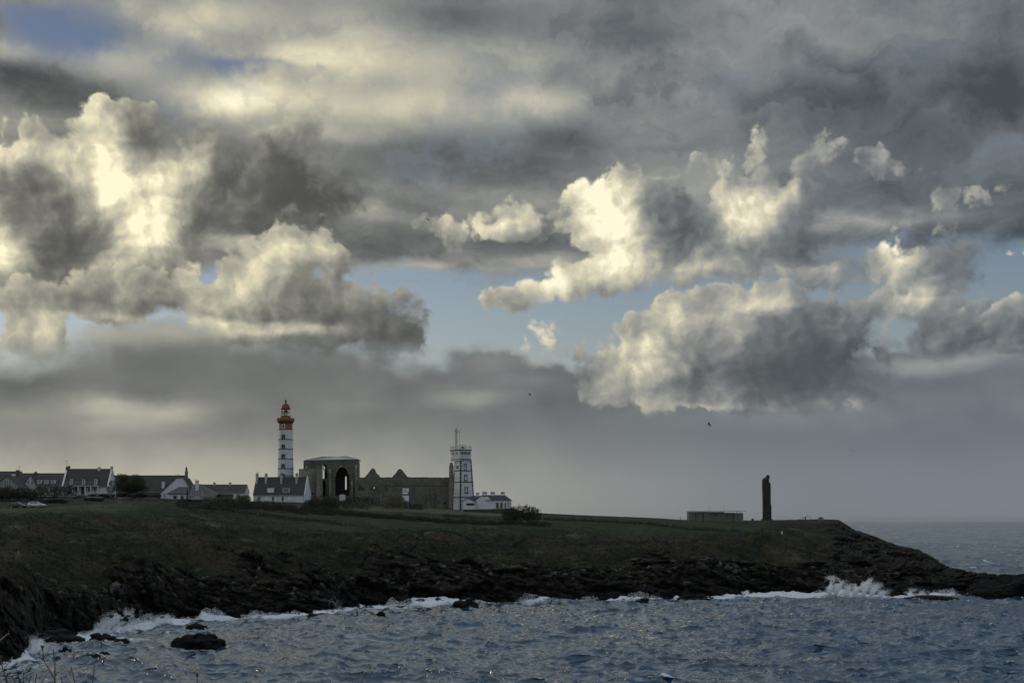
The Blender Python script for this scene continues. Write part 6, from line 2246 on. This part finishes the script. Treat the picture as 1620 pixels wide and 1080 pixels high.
bd = [rock_data('boulder', 60 + i, 2, 0.95, M['lichen_rock']) for i in range(6)]
spots = [(410, 912, 7, 10), (462, 912, 8, 8), (440, 918, 7, 6), (72, 880, 8, 8), (85, 905, 12, 10), (130, 930, 14, 12), (150, 940, 10, 10), (180, 925, 16, 12), (250, 925, 10, 10), (285, 930, 12, 8)]
rr_ = random.Random(77)
for i in range(230):
    x = rr_.uniform(60, 1420)
    spots.append((x, None, rr_.uniform(3, 10), rr_.uniform(2.5, 7)))
for i, (x, y, w, h) in enumerate(spots):
    yk = [np.interp(x, _lx, _ly[:, k]) for k in range(8)]
    dk = [np.interp(x, _lx, _ld[:, k]) for k in range(8)]
    if y is None:
        t = rr_.uniform(0.25, 1.0) if rr_.random() < 0.8 else rr_.uniform(1.0, 1.6)
        y = yk[1] + (yk[2] - yk[1]) * t if t <= 1 else yk[2] + (yk[3] - yk[2]) * (t - 1)
    d = float(np.interp(-y, [-q for q in yk], dk))
    o = bpy.data.objects.new('boulder', bd[i % 6])
    o.location = on_ground(x, d)
    k = d / F
    o.scale = (w * k * 0.55, w * k * rr_.uniform(0.4, 0.6), h * k * 0.6)
    o.rotation_euler = (rr_.uniform(-.3, .3), rr_.uniform(-.4, .4), rr_.uniform(0, 6.3))
    link(o, headland)
o = bpy.data.objects.new('boulder', rock_data('boulder', 91, 3, 0.6, M['wet_rock']))
o.location = on_ground(1190.6, 530)
o.scale = (0.55, 0.5, 0.75)
link(o)
tag(o, 'small dark boulder left of the stele on the skyline', 'boulder')

# ------------------------------------------------------------------ spray
m_, T, b = new_mat('spray_water')
b.inputs['Base Color'].default_value = (0.86, 0.88, 0.92, 1)
b.inputs['Roughness'].default_value = 1.0
tr = T.n.new('ShaderNodeBsdfTranslucent')
tr.inputs['Color'].default_value = (0.86, 0.88, 0.92, 1)
mx = T.n.new('ShaderNodeMixShader')
mx.inputs[0].default_value = 0.5
T.l.new(b.outputs[0], mx.inputs[1])
T.l.new(tr.outputs[0], mx.inputs[2])
T.l.new(mx.outputs[0], T.n['Material Output'].inputs[0])
M['spray'] = m_
TETRA = np.array([[1, 1, 1], [-1, -1, 1], [-1, 1, -1], [1, -1, -1]], dtype=float) * 0.6
TF = np.array([[0, 1, 2], [0, 3, 1], [0, 2, 3], [1, 3, 2]])


def droplets(name, pts, rad_, label, r):
    n = len(pts)
    s = rad_ * r.uniform(0.5, 1.6, size=(n, 1, 1))
    V = (pts[:, None, :] + r.normal(size=(n, 3, 3)) * s).reshape(-1, 3)
    o = np_mesh(name, V, np.arange(3 * n).reshape(-1, 3), M['spray'], smooth=False)
    return tag(o, label, 'spray', kind='stuff')


def plume(poly, d, n, rad_, seed, label, power=1.6, streak=0.6):
    """burst of droplets: poly = list of (x at the foot, x at the top, top row, foot row) jets"""
    r = np.random.default_rng(seed)
    pts = []
    wsum = sum(q[4] for q in poly)
    for (xf, xt, yt, yf, wt) in poly:
        m = int(n * wt / wsum)
        t = r.random(m) ** power
        spread = 2.0 + 9.0 * t
        x = xf + (xt - xf) * t ** 1.3 + r.normal(size=m) * spread * 0.55
        y = yf + (yt - yf) * (t - 0.12 * t * t) / 0.88 + r.normal(size=m) * (1.0 + 2.2 * t)
        dd = d + r.normal(size=m) * (0.8 + 1.2 * t)
        keep = fbm(x * 0.12 + seed, y * 0.16, dd * 0.1, 1.0, 4) > -0.35 + streak * t - 0.25
        x, y, dd = x[keep], y[keep], dd[keep]
        pts.append(np.column_stack([(x - HX) / F * dd, dd, np.maximum(EYE + (HY - y) / F * dd, 0.05)]))
    return droplets('sea_spray', np.concatenate(pts), rad_, label, r)


plume([(146, 176, 972, 1004, 1), (156, 192, 966, 1004, 1.4), (166, 205, 964, 1003, 1.6), (178, 216, 966, 1002, 1.4), (192, 226, 976, 1000, 1), (205, 232, 986, 1000, .6)], 219, 48000, 0.024, 51, 'tall burst of white spray against the cliff at left')
plume([(36, 50, 1010, 1042, 1), (44, 58, 1004, 1042, 1.4), (54, 70, 1006, 1040, 1.2), (66, 84, 1014, 1036, 1), (80, 96, 1020, 1036, .6)], 184, 20000, 0.022, 52, 'white spray at the corner of the nearest black ledge')
plume([(1312, 1316, 912, 940, 1.2), (1322, 1330, 918, 941, 1), (1338, 1344, 926, 942, .8), (1352, 1362, 922, 941, 1), (1366, 1374, 916, 942, 1.2), (1378, 1388, 924, 942, .9), (1392, 1400, 934, 943, .6)], 319, 70000, 0.036, 53, 'wave bursting in spray below the point')
plume([(250, 253, 976, 986, .7), (258, 264, 974, 986, 1), (270, 276, 980, 986, .5)], 233, 14000, 0.03, 54, 'small splash right of the tall spray burst')
plume([(508, 512, 958, 967, 1), (520, 526, 950, 966, .8), (530, 534, 962, 967, .6)], 272, 14000, 0.034, 55, 'splash behind the low ledge below the lighthouse')
plume([(1440, 1444, 934, 942, 1), (1456, 1462, 938, 943, 1), (1478, 1484, 938, 944, .8), (1500, 1506, 938, 943, .5)], 321, 18000, 0.042, 56, 'white water over the reef under the point')
# ragged line of surf along the whole cliff foot
r = np.random.default_rng(57)
n = 110000
us_ = r.uniform(150, 1640, n)
bst = np.clip(fbm(us_ * 0.03, us_ * 0, us_ * 0, 1.0, 4) * 1.6 + 0.05, 0, 1)
zz_ = r.random(n) ** 2.4 * (0.05 + 2.0 * bst)
us_, bst, zz_ = us_[r.random(n) < bst + 0.06], bst, zz_
n = len(us_)
bst = np.clip(fbm(us_ * 0.03, us_ * 0, us_ * 0, 1.0, 4) * 1.6 + 0.05, 0, 1)
zz_ = r.random(n) ** 2.4 * (0.05 + 2.0 * bst)
dd = coast(us_) - 0.6 - np.abs(r.normal(size=n)) * 2.2
droplets('surf_spray', np.column_stack([(us_ - HX) / F * dd, dd, zz_ + 0.1]), 0.045, 'ragged white surf along the cliff foot', r)

# ------------------------------------------------------------------ gulls
def gull(x, y, d, span, flap, rz, label):
    """bird in flight: one continuous body with raised or drooped wings"""
    V, Fq = [], []
    L = span * 0.42
    prof = [(-0.50, 0.010, 0), (-0.34, 0.05, 0), (-0.12, 0.11, 0), (0.08, 0.12, 0), (0.24, 0.085, 0.01), (0.32, 0.07, 0.02), (0.40, 0.065, 0.02), (0.46, 0.03, 0.015), (0.54, 0.008, 0.0)]
    n = 8
    for (px_, rr2, zz2) in prof:
        for k in range(n):
            a = 2 * math.pi * k / n
            V.append((px_ * L, rr2 * L * math.cos(a), zz2 * L + rr2 * L * 0.85 * math.sin(a)))
    for i in range(len(prof) - 1):
        Fq += [(i * n + k, i * n + (k + 1) % n, (i + 1) * n + (k + 1) % n, (i + 1) * n + k) for k in range(n)]
    b0 = len(V)
    st = [(0.0, 0.17, -0.15, 0.0), (0.18, 0.20, -0.13, 0.10), (0.36, 0.17, -0.10, 0.16), (0.48, 0.06, -0.14, 0.10), (0.60, -0.16, -0.20, -0.02)]
    for sgn in (1, -1):
        base_ = len(V)
        for (sp, le, te, zc) in st:
            z = zc * flap * span
            V += [(le * L * 1.6, sgn * sp * span * 0.85, z), (te * L * 1.6, sgn * sp * span * 0.85, z - 0.008), ((le + te) / 2 * L * 1.6, sgn * sp * span * 0.85, z + 0.02)]
        for i in range(len(st) - 1):
            a, c_ = base_ + 3 * i, base_ + 3 * i + 3
            Fq += [(a, c_, c_ + 2, a + 2), (a + 2, c_ + 2, c_ + 1, a + 1), (a + 1, c_ + 1, c_, a)]
    tb_ = len(V)
    V += [(-0.40 * L, -0.03 * L, 0), (-0.40 * L, 0.03 * L, 0), (-0.68 * L, 0.13 * L, 0.0), (-0.68 * L, -0.13 * L, 0.0)]
    Fq.append((tb_, tb_ + 1, tb_ + 2, tb_ + 3))
    o = MB().add(V, Fq).build('gull', M['bird'], None, False, P(x, y, d), rz)
    o.rotation_euler = (R(25), R(-8), rz)
    return tag(o, label, 'bird', 'gulls in flight')


gull(1122, 672, 235, 1.35, 1.2, R(160), 'largest of the gulls, gliding over the bunker left of the stele')
gull(838, 624, 270, 1.25, 0.7, R(20), 'gull in flight above and right of the signal tower')
gull(677, 348, 290, 1.25, 0.9, R(35), 'gull high in the clouds near the middle of the picture')
gull(1347, 713, 240, 1.25, 1.5, R(75), 'gull in flight above the sea right of the stele')

# ------------------------------------------------------------------ near bank with dry stalks
bx_, by_ = np.meshgrid(np.linspace(-9, 9, 50), np.linspace(-6, 9.4, 45), indexing='ij')
bz_ = 15.35 - 0.055 * np.maximum(by_, 0) ** 1.15 - 0.10 * np.maximum(bx_ + 3.0, 0) + 0.10 * fbm(bx_, by_, bx_ * 0, 0.6, 4)
edge_ = np.clip((by_ - 8.2) / 1.2, 0, 1)
bz_ = bz_ - 6.0 * edge_ ** 2
BV = np.stack([bx_, by_, bz_], axis=-1).reshape(-1, 3)
zr0 = np.zeros(len(BV))
bank = np_mesh('near_bank', BV, grid_faces(50, 45), M['land'], {'rocky': zr0, 'wet': zr0, 'field': zr0})
tag(bank, 'grassy bank at the viewer', kind='structure')
M['dry_stalk'] = plain('dry_stalk', (0.10, 0.085, 0.06), 0.9, 0.35, 8.0)
M['pale_stalk'] = plain('pale_stalk', (0.34, 0.31, 0.24), 0.8, 0.3, 8.0)


def near_pt(x, y, d):
    return P(x, y, d)


def bank_z(X, Y):
    i = int(np.clip(np.round((X + 9) / 18 * 49), 0, 49))
    j = int(np.clip(np.round((Y + 6) / 15.4 * 44), 0, 44))
    return float(bz_[i, j])


def weed(stems, d, label, seed):
    """dry plant: each stem a list of photograph points from its foot up"""
    r = random.Random(seed)
    x0 = stems[0][1][0][0]
    p0 = P(x0, 1080, d)
    root = empty('dry_weed', (p0.x, d, bank_z(p0.x, d)))
    org = Vector(root.location)
    for (pale, pts, head) in stems:
        q = [P(x, y, d) - org for x, y in pts]
        foot = Vector((q[0].x + r.uniform(-.04, .04), r.uniform(-.15, .15), -0.05))
        mb = MB().tube([foot] + q, [0.0042] + [0.0034 - 0.0018 * i / len(q) for i in range(len(q))], 6)
        st = mb.build('stem', M['pale_stalk' if pale else 'dry_stalk'], root)
        if head:
            e = q[-1]
            hb_ = MB()
            for k in range(7):
                a = 2 * math.pi * k / 7
                hb_.tube([e - Vector((0, 0, 0.01)), e + Vector((0.006 * math.cos(a), 0.006 * math.sin(a), 0.006)), e + Vector((0.008 * math.cos(a), 0.008 * math.sin(a), 0.012))], [0.0015, 0.0022, 0.0008], 5)
            hb_.build('seed_head', M['dry_stalk'], st)
    return tag(root, label, 'weed', 'dry stalks in the foreground')


weed([(1, [(-6, 1085), (0, 1066), (12, 1050), (20, 1038)], 0), (1, [(-8, 1030), (0, 1012), (14, 1001)], 0), (0, [(18, 1088), (8, 1070), (3, 1052), (1, 1040)], 1), (0, [(14, 1090), (9, 1075), (12, 1064)], 0)], 6.4, 'dry pale stalks crossing at the left edge', 1)
weed([(0, [(34, 1092), (30, 1072), (26, 1058)], 0), (0, [(40, 1092), (37, 1076), (38, 1062)], 0), (0, [(27, 1092), (24, 1078), (18, 1068)], 0), (0, [(48, 1092), (46, 1078), (50, 1066)], 0)], 6.9, 'cluster of short dark stalks beside the crossing pale stalks', 2)
weed([(0, [(88, 1092), (86, 1074), (78, 1058), (70, 1046), (67, 1024)], 1), (0, [(87, 1092), (87, 1070), (87, 1048), (84, 1026)], 0), (1, [(66, 1078), (72, 1068), (78, 1061)], 0), (0, [(58, 1092), (56, 1078), (58, 1064)], 0)], 6.6, 'tall forked dry stalk with a seed head in the corner', 3)
weed([(0, [(120, 1092), (118, 1078), (114, 1062), (112, 1052)], 0), (0, [(99, 1092), (98, 1078), (97, 1070)], 0)], 7.0, 'thin curved dry stalk right of the forked one', 4)
weed([(0, [(146, 1092), (147, 1076), (149, 1058), (149, 1050)], 0), (0, [(138, 1092), (137, 1084), (136, 1076)], 0)], 7.2, 'thin upright dry stalk standing alone by the bay', 5)
weed([(0, [(311, 1096), (312, 1082), (312, 1068)], 1)], 7.4, 'short stalk with a dark seed head at the bottom edge', 6)

# ------------------------------------------------------------------ haze: thin sea air round the whole place
hz = MB().box(-60000, 60000, -60, 62000, -10.5, 112).build('haze', None)
hm = bpy.data.materials.new('haze_air')
hm.use_nodes = True
hm.node_tree.nodes.clear()
HT = NT(hm.node_tree)
pv = HT.n.new('ShaderNodeVolumePrincipled')
pv.inputs['Color'].default_value = (0.93, 0.95, 1.0, 1)
pv.inputs['Density'].default_value = 1.3e-5
pv.inputs['Anisotropy'].default_value = 0.75
ho = HT.n.new('ShaderNodeOutputMaterial')
HT.l.new(pv.outputs[0], ho.inputs['Volume'])
hz.data.materials.append(hm)
tag(hz, 'thin sea haze over the headland and water', 'haze', kind='stuff')

bpy.context.view_layer.update()
